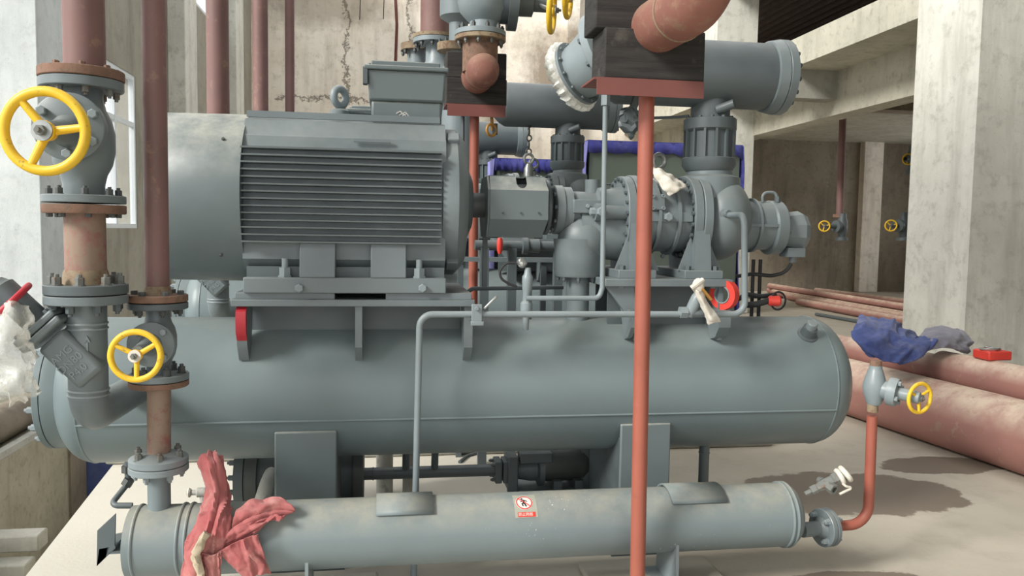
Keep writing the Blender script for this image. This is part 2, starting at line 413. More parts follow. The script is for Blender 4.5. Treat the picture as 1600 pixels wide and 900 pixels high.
def patch(ctrl, n=6, wr=.006, fr=14.0, seed=0.0, wr2=.0, fold=None):
    """smooth surface through a grid of control points, with creases"""
    def line(ps, n):
        o = []
        for i in range(len(ps)-1):
            a = ps[max(i-1, 0)]; b = ps[i]; c = ps[i+1]; d = ps[min(i+2, len(ps)-1)]
            for k in range(n): o.append(crom(a, b, c, d, k/n))
        o.append(ps[-1]); return o
    rows = [line([V(p) for p in r], n) for r in ctrl]
    cols = [line([rows[i][j] for i in range(len(rows))], n) for j in range(len(rows[0]))]
    g = [[cols[j][i] for j in range(len(cols))] for i in range(len(cols[0]))]
    out = []
    for i, r in enumerate(g):
        q = []
        for j, p in enumerate(r):
            u = (g[min(i+1, len(g)-1)][j]-g[max(i-1, 0)][j]); v_ = (r[min(j+1, len(r)-1)]-r[max(j-1, 0)])
            nm = u.cross(v_); nm = nm.normalized() if nm.length > 1e-9 else V((0, -1, 0))
            s_ = V((p.x*fr+seed, p.y*fr, p.z*fr))
            h = noise.fractal(s_, 1.0, 2.0, 3)*wr + (1-abs(noise.noise(s_*.6+V((3, 1, seed)))))**3*wr2
            if fold:
                u_ = j/(len(r)-1); w_ = i/(len(g)-1)
                x_ = u_*fold[0]+1.1*noise.noise(V((u_*1.5, w_*2.2, seed)))
                h += fold[1]*(1-2.2*abs(noise.noise(V((x_, w_*fold[2], seed+4.7))))**.7) + fold[1]*.4*(1-2*abs(noise.noise(V((x_*2.3, w_*fold[2]*1.7, seed+9)))))
            q.append(p+nm*h)
        out.append(q)
    return MB().grid(out)
def cloth_obj(name, mb, mat, parent=None, th=.003, **k):
    o = obj(name, mb, mat, parent, smooth=80, **k); m = o.modifiers.new('thickness', 'SOLIDIFY'); m.thickness = th; m.offset = 0; return o

# ================================================================== the setting
BW = 22.0                                    # y of the back wall
fl = MB().prism([(-1.5, -9, 0), (-1.66, 3.95, 0), (-1.853, 5.824, 0), (-2.0, 9.3, 0), (-3.7, 9.3, 0), (-3.7, BW, 0), (16, BW, 0), (16, -9, 0)], (0, 0, -1.6))
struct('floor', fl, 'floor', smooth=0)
struct('trim_1', MB().box(-4.6, -2.63, -4.5, 9.3, -1.6, 0), 'trench', smooth=0)          # ledge left of the trench
struct('trim_2', MB().box(-2.63, -1.4, -4.5, 9.3, -1.6, -1.15), 'trench', smooth=0)      # trench bottom
for i, (ya, py, px) in enumerate(((5.0, 839, 60), (4.85, 885, 40))):
    zb = zz(py, -2.2, ya); struct('trim_%d' % (3+i), MB().box(-2.63, at(px, py, ya).x, ya, ya+.14, zb-.10, zb), 'plastergrey', bevel=.01)
struct('trim_5', MB().box(-2.63, at(118, 745, 7.2).x, 7.1, 7.45, -1.6, 0), 'concretedark', smooth=0)
# left wall with its windows
wl = MB()
WX0, WX1 = -3.75, -3.48
wins = [(9.55, 12.08, 1.6, 3.72), (15.0, 17.8, 1.6, 3.72), (9.55, 12.4, 5.72, 8.0), (14.75, 18.0, 5.72, 8.0)]
ys = [8.9, 9.55, 12.08, 12.4, 14.75, 15.0, 17.8, 18.0, BW]
for y0, y1 in zip(ys[:-1], ys[1:]):
    cuts = sorted([(z0, z1) for a, b, z0, z1 in wins if a <= y0+1e-6 and b >= y1-1e-6]); z = 0
    for z0, z1 in cuts: wl.box(WX0, WX1, y0, y1, z, z0); z = z1
    wl.box(WX0, WX1, y0, y1, z, 9.2)
struct('wall_left', wl, 'plasterleft', smooth=0)
for i, (a, b, z0, z1) in enumerate(wins):
    t = bpy.data.objects.new('window_%d' % (i+1), None); COL.objects.link(t); t.location = (-3.6, (a+b)/2, z0); LOC[t] = V(t.location); t['kind'] = 'structure'
    f = .06; fr = MB()
    fr.box(-3.56, -3.49, a, b, z0, z0+f).box(-3.56, -3.49, a, b, z1-f, z1).box(-3.56, -3.49, a, a+f, z0+f, z1-f).box(-3.56, -3.49, b-f, b, z0+f, z1-f)
    obj('window_frame', fr, 'windowframe', t)
    nm = 3
    for k in range(1, nm):
        y = a+(b-a)*k/nm; obj('mullion', MB().box(-3.56, -3.49, y-.03, y+.03, z0+f, z1-f), 'windowframe', t)
    zt = z0+(z1-z0)*.68; obj('transom', MB().box(-3.555, -3.495, a+f, b-f, zt-.03, zt+.03), 'windowframe', t)
    for k in range(nm):
        y0 = a+(b-a)*k/nm+.04; y1 = a+(b-a)*(k+1)/nm-.04
        obj('pane', MB().box(-3.53, -3.526, y0, y1, z0+f, zt-.03), 'glass', t); obj('pane', MB().box(-3.53, -3.526, y0, y1, zt+.03, z1-f), 'glass', t)
struct('column_left_front', MB().box(-4.6, -3.2, 8.16, 8.95, 0, 9.2), 'plasterskytint', bevel=.015)
struct('column_left_middle', MB().box(-3.48, -3.2, 13.78, 14.6, 0, 9.2), 'plasterlight', bevel=.015)
struct('column_left_rear', MB().box(-3.48, -3.2, 18.3, 19.2, 0, 9.2), 'plasterlight', bevel=.015)
struct('wall_back', MB().box(-4, 16.3, BW, BW+.3, 0, 9.2), 'plasterback', smooth=0)
for nm_, (p0, p1) in (('pilaster_back_left', (886, 906)), ('pilaster_back_middle', (1048, 1098)), ('pilaster_back_right', (1360, 1390))):
    struct(nm_, MB().box(at(p0, 60, BW-.3).x, at(p1, 60, BW-.3).x, BW-.3, BW, 0, 9.2), 'plasterback' if nm_ != 'pilaster_back_middle' else 'plasterlight', bevel=.015)
# mezzanine on the right: column, slab edge, main beam, bracket, deck
struct('column_right_front', MB().box(6.6, 7.62, 8.25, 9.37, 0, 9.2), 'plasterlight', smooth=0)
struct('wall_right_front', MB().box(7.6, 16, 8.33, 8.7, 0, 9.2), 'plastergrey', smooth=0)
struct('column_right_rear', MB().box(6.6, 7.5, 15.7, 16.6, 0, 9.2), 'plasterlight', bevel=.02)
struct('mezzanine_slab', MB().box(6.603, 16, 9.36, BW, 4.4, 4.86), 'plasterslab', smooth=0)
struct('mezzanine_beam', MB().box(7.46, 7.86, 9.2, BW, 3.68, 4.41), 'plasterslab', smooth=0)
struct('mezzanine_bracket', MB().box(6.64, 7.47, 12.6, 12.95, 3.93, 4.41), 'plastergrey', smooth=0)
struct('mezzanine_cross_beam', MB().box(7.8, 16, 13.2, 13.6, 3.9, 4.41), 'concretedark', smooth=0)
struct('wall_right', MB().box(16, 16.3, 8.3, 11, 0, 9.2).box(16, 16.3, 20.5, BW, 0, 9.2).box(16, 16.3, 11, 20.5, 0, 1.2).box(16, 16.3, 11, 20.5, 4.2, 9.2), 'concretedark', smooth=0)  # unseen opening added so skylight reaches the dark right bay
struct('wall_back_lower', MB().box(7.9, 16, BW-.06, BW, 0, 4.4), 'concretedark', smooth=0)
# unseen roof with an opening added for top light, and unseen wall behind viewer
struct('ceiling', MB().box(-4.6, -2.4, -4.5, BW+.3, 9.2, 9.4).box(6.4, 16.3, -4.5, BW+.3, 9.2, 9.4).box(-2.4, 6.4, -4.5, 3.0, 9.2, 9.4).box(-2.4, 6.4, BW-.1, BW+.3, 9.2, 9.4), 'plastergrey', smooth=0)
struct('wall_front_light_block', MB().box(4.5, 16.3, -4.7, -4.4, 0, 9.2).box(-4, 4.5, -4.7, -4.4, 5.6, 9.2), 'plastergrey', smooth=0)  # unseen wall, added to cut frontal light; its opening lets some back in
struct('wall_left_front', MB().box(-4.6, -4.4, -4.5, 8.2, 0, .85).box(-4.6, -4.4, -4.5, 8.2, 8.3, 9.2), 'plasterlight', smooth=0)
struct('column_left_near', MB().box(-4.6, -4.0, -2.6, -1.9, 0, 9.2), 'plasterskytint', smooth=0)
struct('ground_outside', MB().box(-70, -4.6, -60, 80, -1.7, -.15), 'plastergrey', smooth=0)
struct('wall_right_near', MB().box(10.5, 10.8, -4.5, 8.4, 0, 9.2), 'plastergrey', smooth=0)
dk = MB(); x = 6.7
while x < 15.9:
    dk.prism([(x, 0, 6.75), (x+.06, 0, 6.62), (x+.14, 0, 6.62), (x+.2, 0, 6.75), (x+.2, 0, 6.78), (x, 0, 6.78)], (0, 0, 0.0001)) if 0 else dk.prism([(x, 8.8, 6.75), (x+.06, 8.8, 6.62), (x+.14, 8.8, 6.62), (x+.2, 8.8, 6.75), (x+.26, 8.8, 6.75), (x+.26, 8.8, 6.78), (x, 8.8, 6.78)], (0, BW-8.8, 0)); x += .26
struct('ceiling_deck', dk, 'deck', smooth=0)

# ---- far things in the right bay
t = thing('suspended_pipe', 'long thin red pipe hanging from the mezzanine beam above a small valve', 'pipe', at(1312, 335, 15))
p0 = at(1312, 335, 15); obj('pipe', MB().cyl(p0, (p0.x-.03, 15, 4.4), .07, None, 16), 'primer', t)
obj('flange', MB().lathe([(0, .13), (.06, .13)], p0-V((0, 0, .06)), (0, 0, 1), 20), 'rust', t)
def farvalve(label, px, py, Y, wpx, flip=-1):
    c = at(px, py, Y); t = thing('wall_valve', label, 'valve', c-V((0, 0, .3)), 'small valves in the right bay')
    obj('valve_body', MB().lathe([(-.28, .12), (-.22, .12), (-.21, .07), (-.1, .1), (.1, .1), (.2, .07), (.26, .07)], c, (0, 0, 1), 16), 'greydark', t)
    w = at(wpx, py, Y); w = V((w.x, Y-.12, c.z)); ax = (w-c).normalized()
    obj('bonnet', MB().lathe([(0, .07), (.1, .07), (.11, .12), (.18, .12), (.19, .05), (.35, .04), ((w-c).length, .03)], c, ax, 16), 'greydark', t)
    handwheel(t, w, V((-.45, -1, 0)), .115, 'yellow', 3, .3, .13)
    return t
farvalve('small grey valve with yellow handwheel at the foot of the suspended red pipe', 1316, 354, 14.9, 1283)
farvalve('small grey valve with yellow handwheel half hidden behind the right column', 1412, 353, 14.0, 1386)
farvalve('small yellow-wheeled valve high up beside the right column', 1425, 250, 14.6, 1413)
tag(obj('overhead_pipe', MB().cyl((9.3, 12.6, 3.45), (14.5, 12.6, 3.45), .34, None, 28), 'primerdark'), 'dark red overhead pipe under the mezzanine behind the right column', 'pipe')
tag(obj('pipe_on_mezzanine', MB().cyl((10.0, 10.2, 5.15), (10.6, 17, 5.15), .26, None, 24), 'primerdark'), 'dark red pipe lying on top of the mezzanine slab', 'pipe')
for x0, ya, x1, yb_, z, r, lab in ((10.55, 20.8, 10.35, 12.6, .10, .09, 'farthest right of the thin red pipes heaped on the far floor'),
        (10.35, 20.2, 10.1, 12.4, .09, .08, 'second from the wall of the thin red pipes heaped on the far floor'),
        (10.08, 19.0, 9.80, 12.0, .09, .08, 'middle one of the thin red pipes heaped on the far floor'),
        (10.44, 20.6, 10.22, 12.9, .235, .075, 'thin red pipe lying on top of the heap on the far floor'),
        (9.55, 17.4, 9.45, 11.6, .09, .08, 'nearest of the thin red pipes heaped on the far floor'),
        (12.0, 20.9, 12.5, 14.0, .09, .08, 'red pipe lying alone by the far wall behind the right column')):
    tag(obj('red_pipe', MB().cyl((x0, ya, z+.012), (x1, yb_, z+.012), r, None, 16), 'primerdusty'), lab, 'pipe', 'thin pipes on the far floor')
tag(obj('loose_rod', MB().cyl((8.75, 15.2, .036), (9.1, 11.0, .036), .035, None, 10), 'greydark'), 'thin rod lying loose on the floor in front of the heap of pipes', 'rod')
for k, yy in enumerate((19.5, 14.2)):
    tag(obj('timber_sleeper', MB().box(9.3, 11.2, yy-.1, yy+.1, 0, .014), 'wood'), ('timber strip under the far end of the thin red pipes', 'timber strip under the near end of the thin red pipes')[k], 'timber', 'timber strips under the thin pipes')

# ---- stuff at the left: ledge log, trench sheet, rubble
tag(obj('concrete_log', MB().cyl((-2.83, 3.0, .13), (-2.9, 7.9, .13), .13, None, 24), 'concretedark'), 'round dark concrete pole lying along the trench ledge', 'pole')
tag(obj('timber_batten', MB().box(-2.70, -2.64, 3.0, 7.6, 0, .05), 'pvc'), 'pale batten along the edge of the trench', 'batten')
tag(obj('rubble_board', MB().obox((-3.1, 6.3, .03), (.12, 2.2, .06), (1, .15, 0), (0, 0, 1)), 'concretedark'), 'dark board lying on the ledge by the left column', 'board')
b0 = at(122, 760, 7.6)
tag(obj('blue_crate', MB().box(b0.x, -1.97, 7.5, 8.6, -1.15, -.28), 'sheetblue', bevel=.02), 'blue sheet-covered crate standing down in the trench', 'crate')

# ---- hanging rods on the back wall
for px, y1, r, lab in ((562, 31, .012, 'left of two thin dark wires hanging high in front of the back wall'), (599, 30, .012, 'right of two thin dark wires hanging high in front of the back wall'), (618, 99, .04, 'dark brown rod hanging down in front of the back wall')):
    p = at(px, y1, BW-.25); tag(obj('hanging_rod' if r > .02 else 'hanging_wire', MB().tube([p, (p.x+.03, p.y, p.z+1), (p.x-.04, p.y, p.z+2.2), (p.x, p.y, 9.2)], r, 8, .5), 'primerdark' if r > .02 else 'black'), lab, 'rod' if r > .02 else 'wire')

# ================================================================== unit 1: tank
TY, TZ, TR = 4.2, .832, .358
UNIT = {}
def make_tank():
    t = thing('separator_tank', 'long grey horizontal oil separator tank in front, under the finned motor', 'tank', ((.5, TY, 0)))
    xl, xr = at(117, 610, 3.86).x, 2.36
    m = MB().lathe([(xl, TR), (xr, TR)], (0, TY, TZ), (1, 0, 0), 96); sh = obj('shell', m, 'tank', t)
    def head(x0, d, L):
        return MB().lathe([(d*L*math.sin(a), TR*max(.002, math.cos(a)**.8)) for a in [PI/2*i/14 for i in range(15)]], (x0, TY, TZ), (1, 0, 0), 96, cap=False)
    hr = head(xr, 1, .185); obj('dished_head', hr, 'tank', t)
    hl = head(xl, -1, .17); hl.f = [tuple(reversed(f)) for f in hl.f]; obj('dished_head', hl, 'tank', t)
    for x in (xl, xr): obj('weld_seam', MB().torus((x, TY, TZ), (1, 0, 0), TR-.001, .005, 96, 8), 'tank', t)
    zw = zz(652, .4, 3.87); aw = math.asin((zw-TZ)/TR)
    obj('weld_seam', MB().tube([(xl, TY-TR*math.cos(aw), zw), (xr, TY-TR*math.cos(aw), zw)], .006, 10), 'tank', t)
    # manhole flange at the left end
    fl = obj('manhole_flange', MB().lathe([(-1.572, .283), (-1.57, .285), (-1.545, .285), (-1.50, .27), (-1.44, .26)], (0, TY, TZ), (1, 0, 0), 64), 'tank', t)
    cv = obj('manhole_cover', MB().lathe([(-1.605, .282), (-1.602, .285), (-1.576, .285)], (0, TY, TZ), (1, 0, 0), 64), 'tank', t)
    boltring(cv, (-1.605, TY, TZ), (-1, 0, 0), .25, 16, .017, 'stud', 'greylight')
    # plug on the right shoulder
    p = at(1262, 522, 3.98); d = V((0, p.y-TY, p.z-TZ)).normalized(); pc = V((p.x, TY, TZ))+d*(TR-.01)
    pl = obj('plug', MB().lathe([(-.02, .06), (.012, .055), (.018, .042), (.06, .038)], pc, d, 24), 'greydark', t); obj('plug_cap', MB().lathe([(.06, .028), (.095, .028), (.1, .024)], pc, d, 16), 'greylight', pl)
    # saddles
    for x0, x1 in ((-.507, -.24), (1.194, 1.438)):
        s = obj('saddle_leg', MB().box(x0, x1, 3.88, 4.52, .02, .60), 'greydark', t, bevel=.012)
        obj('saddle_plate', MB().box(x0-.012, x1+.012, 3.862, 3.882, .02, .678), 'greyclean', t, bevel=.008)
        obj('base_plate', MB().box(x0-.05, x1+.05, 3.84, 4.56, 0, .02), 'greydark', t)
        sw = MB()
        for yy in (3.98, 4.42): sw.box(x0+.01, x1-.01, yy-.01, yy+.01, .58, TZ-.27)
        obj('saddle_web', sw, 'greydark', t)
    # brackets under the motor frame
    for i, (pl_, pr_, zb) in enumerate(((555, 566, 560), (725, 738, 560))):
        x0 = at(pl_, 520, 3.83).x; x1 = at(pr_, 520, 3.83).x
        obj('bracket', MB().prism([(x0, 3.82, 1.285), (x0, 3.82, zz(543, x0, 3.82)), (x0, 3.875, zz(562, x0, 3.87)), (x0, 3.92, 1.0), (x0, 4.0, 1.10), (x0, 4.0, 1.285)], (x1-x0, 0, 0)), 'grey', t)
    x0 = at(370, 520, 3.83).x; x1 = at(386, 520, 3.83).x
    bz = zz(540, x0, 3.82)
    obj('bracket', MB().prism([(x0, 3.83, bz), (x0, 3.885, zz(564, x0, 3.87)), (x0, 3.95, 1.05), (x0, 4.0, 1.285), (x0, 3.83, 1.285)], (x1-x0, 0, 0)), 'grey', t)
    lz = zz(487, x0, 3.8)
    lug = MB().prism([(x0, 3.83, zz(534, x0, 3.8)), (x0, 3.80, zz(520, x0, 3.8)), (x0, 3.795, zz(500, x0, 3.8)), (x0, 3.80, zz(487, x0, 3.8)), (x0, 3.83, zz(480, x0, 3.8)), (x0, 3.83, zz(520, x0, 3.8))], (x1-x0, 0, 0))
    tag(obj('lifting_lug', lug, 'redwheel', t), 'red painted lug edge')
    # brackets under the compressor base
    for pl_, pr_ in ((985, 992), (1122, 1140)):
        x0 = at(pl_, 520, 3.86).x; x1 = at(pr_, 520, 3.86).x
        obj('bracket', MB().prism([(x0, 3.85, 1.26), (x0, 3.85, zz(512, x0, 3.85)), (x0, 3.90, zz(528, x0, 3.88)), (x0, 3.96, 1.1), (x0, 4.05, 1.26)], (x1-x0, 0, 0)), 'grey', t)
    return t
UNIT['tank'] = make_tank()

# ------------------------------------------------------------------ motor base and motor
def make_base():
    t = thing('motor_base', 'grey steel motor base frame lying on top of the front tank', 'frame', (-.14, TY, 1.27))
    x0, x1 = -.70, .423
    obj('lower_plate', MB().box(x0, x1, 3.80, 4.60, 1.283, 1.315), 'grey', t, bevel=.003)
    lf = obj('web', MB().box(x0+.05, x1-.05, 4.03, 4.37, 1.12, 1.284), 'greydark', t)
    for a, b in ((-.685, -.235), (.0, .41)): obj('pad', MB().box(a, b, 3.82, 4.58, 1.314, 1.346), 'grey', t, bevel=.003)
    for i, (a, b) in enumerate(((-.645, .285),)):
        ra = obj('rail', MB().box(a, b, 3.80, 4.60, 1.345, 1.418), 'grey', t, bevel=.005)
        for px in (468, 660): bolt(ra, at(px, 450, 3.80), (0, -1, 0), .021, 'hex', 'greylight')
    return t
UNIT['base'] = make_base()
MZ = 1.79
def make_motor():
    t = thing('electric_motor', 'large grey finned electric motor with smooth round fan cowl on the front unit', 'motor', (-.3, TY, 1.418))
    cw = obj('fan_cowl', MB().lathe([(-1.075, .30), (-1.07, .395), (-1.05, .409), (-.655, .414), (-.655, .39)], (0, TY, MZ), (1, 0, 0), 96), 'greyclean', t)
    for px, py in ((347, 210), (343, 410)):
        p = at(px, py, 3.85); d = V((0, p.y-TY, p.z-MZ)).normalized(); bolt(cw, V((p.x, TY, MZ))+d*.413, d, .008, 'hex', 'boltdark')
    yf, yb = 3.882, 4.518
    prof = [(yf, 1.50), (yf, 2.025), (yf+.03, 2.075), (yf+.045, 2.085), (yf+.10, 2.158), (4.2-.14, 2.175), (4.2+.14, 2.175), (yb-.10, 2.158), (yb-.045, 2.085), (yb-.03, 2.075), (yb, 2.025), (yb, 1.50), (yb-.06, 1.45), (yf+.06, 1.45)]
    bd = obj('housing', MB().prism([(-.66, y, z) for y, z in prof], (.945, 0, 0)), 'grey', t, smooth=25)
    ztop = zz(234, -.2, 3.83); zbot = zz(379, -.2, 3.83)
    for i in range(14):
        z = ztop+(zbot-ztop)*i/13
        obj('fin', MB().prism([(-.655, 3.89, z-.006), (-.655, 3.815, z-.0035), (-.655, 3.813, z+.0035), (-.655, 3.89, z+.006)], (.915, 0, 0)), 'grey', t, smooth=0)
    for i in range(5): obj('fin', MB().box(-.655, .26, 4.0+.1*i-.006, 4.0+.1*i+.006, 2.17, 2.20), 'grey', t, smooth=0)
    obj('shoulder_strip', MB().box(-.15, .02, 3.865, 3.885, 2.055, 2.07), 'grey', t)
    # feet
    for a, b in ((-.395, -.232), (-.07, .096)):
        obj('foot', MB().prism([(a, 3.80, 1.418), (a, 3.80, 1.44), (a, 3.835, 1.58), (a, 3.90, 1.58), (a, 3.95, 1.418)], (b-a, 0, 0)), 'grey', t, bevel=.004)
    obj('foot_rail', MB().box(-.64, .28, 3.87, 4.53, 1.418, 1.465), 'greydark', t)
    for i, px in enumerate((445, 655)):
        p = at(px, 432, 3.83); st = obj('anchor_stud', MB().cyl((p.x, 3.84, 1.418), (p.x, 3.84, 1.505), .015, None, 12), 'greylight', t)
        obj('nut', MB().lathe([(0, .034), (.008, .034), (.008, .028), (.045, .028)], (p.x, 3.84, 1.418), (0, 0, 1), 6), 'greylight', st)
    # drive end shield
    es = obj('end_shield', MB().lathe([(.27, .365), (.30, .375), (.345, .375), (.36, .36), (.395, .32), (.41, .20), (.44, .13), (.44, .10)], (0, TY, MZ), (1, 0, 0), 72), 'grey', t)
    for a in (.95, 2.2, 4.1, 5.35): obj('ear', MB().obox(V((.325, TY+.37*math.cos(a), MZ+.37*math.sin(a))), (.06, .07, .05), (1, 0, 0), V((0, math.cos(a), math.sin(a)))), 'grey', es, bevel=.006)
    boltring(es, (.345, TY, MZ), (1, 0, 0), .345, 8, .011, 'hex', 'grey', .4)
    obj('shaft', MB().lathe([(.44, .065), (.56, .062)], (0, TY, MZ-.01), (1, 0, 0), 32), 'boltdark', t)
    # terminal box
    q = 4.05; a0 = at(580, 190, q); a1 = at(690, 195, q); b0 = at(578, 158, q); lz = zz(112, .1, q); lt = zz(100, .1, q)
    obj('box_base', MB().box(a0.x, a1.x, q, 4.42, 2.16, zz(159, .1, q)), 'greyclean', t, bevel=.012)
    bx = obj('terminal_box', MB().prism([(a0.x-.01, q-.01, zz(159, .1, q)), (a1.x+.012, q-.01, zz(159, .1, q)), (a1.x+.02, q-.02, lz), (a0.x-.02, q-.02, lz)], (0, .42, 0)), 'greyclean', t, bevel=.012)
    ld = obj('box_lid', MB().box(a0.x-.035, a1.x+.03, q-.035, 4.45, lz, lz+.022).box(a0.x+.0, a1.x-.01, q+.0, 4.4, lz+.02, lt+.012), 'greyclean', bx, bevel=.006)
    obj('hinge', MB().box(a0.x-.04, a0.x-.018, q-.03, q+.03, lz-.07, lz+.01), 'greydark', bx)
    for xx in (a0.x-.01, a1.x+.01): bolt(bx, (xx, q-.005, lz+.022), (0, 0, 1), .009, 'hex', 'greylight')
    # scribbled chalk mark on the base of the box
    c = at(628, 177, q-.002); ch = MB()
    for i in range(5):
        a = V((c.x+random.uniform(-.03, .02), q-.0015, c.z+random.uniform(-.015, .012))); ch.tube([a, a+V((.02, 0, .012)), a+V((.035, 0, -.004))], .0022, 5, .004)
    obj('chalk_mark', ch, 'white', t)
    # lifting eye and small box behind it
    e = at(531, 160, 4.2); ey = obj('lifting_eye', MB().lathe([(0, .05), (.07, .05), (.08, .035)], (e.x, 4.2, 2.17), (0, 0, 1), 24), 'grey', t)
    obj('eye_ring', MB().torus((e.x, 4.2, zz(152, e.x, 4.2)), (.75, -.66, 0), .042, .019, 32, 12), 'greylight', ey)
    s0 = at(548, 185, 4.3); obj('auxiliary_box', MB().box(s0.x, s0.x+.14, 4.25, 4.4, 2.17, 2.235).box(s0.x-.01, s0.x+.15, 4.24, 4.41, 2.235, 2.25), 'greydark', t, bevel=.004)
    return t
UNIT['motor'] = make_motor()
# ------------------------------------------------------------------ coupling guard
def make_guard():
    t = thing('coupling_guard', 'grey folded sheet-metal coupling guard between front motor and compressor', 'guard', (.67, TY, 1.32))
    x0, x1 = at(766, 320, 4.02).x, at(857, 320, 4.02).x; yf, yb = 4.02, 4.40; th = .004
    za, zb_, zc, zd = zz(371, .66, 4.09), zz(343, .66, 4.02), zz(297, .66, 4.02), zz(276, .66, 4.09)
    nx0, nx1 = at(807, 285, 4.06).x, at(823, 285, 4.06).x
    def sl(u, f): return V((u, 4.02+.07*f, zc+(zd-zc)*f))
    arc = [sl(nx1, 1), sl(nx1, .5)]+[sl((nx0+nx1)/2+(nx1-nx0)/2*math.cos(a), .5-.4*math.sin(a)) for a in [PI*i/8 for i in range(1, 8)]]+[sl(nx0, .5), sl(nx0, 1)]
    poly = [sl(x0, 0), sl(x1, 0), sl(x1-.01, 1)]+arc+[sl(x0+.003, 1)]
    obj('top_panel', MB().prism(poly, (0, .003, .003)), 'greyclean', t, smooth=0)
    fp = obj('front_panel', MB().box(x0, x1, yf, yf+th, zb_, zc), 'greyclean', t)
    for px in (786, 814, 842): bolt(fp, at(px, 333, yf), (0, -1, 0), .006, 'socket', 'greydark')
    obj('lower_panel', MB().prism([(x0, yf, zb_), (x1, yf, zb_), (x1-.02, yf+.07, za), (x0, yf+.07, za)], (0, .004, .002)), 'greyclean', t)
    obj('roof_panel', MB().box(x0+.003, nx0-.005, yf+.07, yb-.07, zd, zd+th).box(nx1+.005, x1-.01, yf+.07, yb-.07, zd, zd+th).box(x0+.003, x1-.01, 4.2, yb-.07, zd, zd+th), 'greyclean', t)
    obj('rear_panel', MB().prism([(x0, yb, zb_), (x0, yb, zc), (x0, yb-.07, zd), (x0, yb-.074, zd), (x0, yb-.004, zc), (x0, yb-.004, zb_)], (x1-x0, 0, 0)), 'greyclean', t)
    obj('end_plate', MB().prism([(x0, yf+.01, zb_), (x0, yf+.01, zc), (x0, yf+.075, zd), (x0, yb-.075, zd), (x0, yb-.01, zc), (x0, yb-.01, zb_), (x0, yb-.075, za), (x0, yf+.075, za)], (-.01, 0, 0)), 'greyclean', t)
    sp = MB()
    sp.box(x0+.005, x0+.03, 4.34, 4.37, 1.34, za+.06)
    obj('guard_post', sp, 'greydark', t)
    cp = obj('coupling', MB().lathe([(x0+.02, .07), (x0+.05, .12), (x1-.04, .12), (x1-.01, .07)], (0, TY, 1.775), (1, 0, 0), 32), 'boltdark', t)
    ch = obj('bell_rim', MB().lathe([(x1+.0, .09), (x1+.012, .145), (x1+.028, .145), (x1+.045, .10)], (0, TY, 1.775), (1, 0, 0), 40), 'greydark', t)
    boltring(ch, (x1+.012, TY, 1.775), (-1, 0, 0), .125, 10, .009, 'stud', 'boltdark')
    return t
UNIT['guard'] = make_guard()
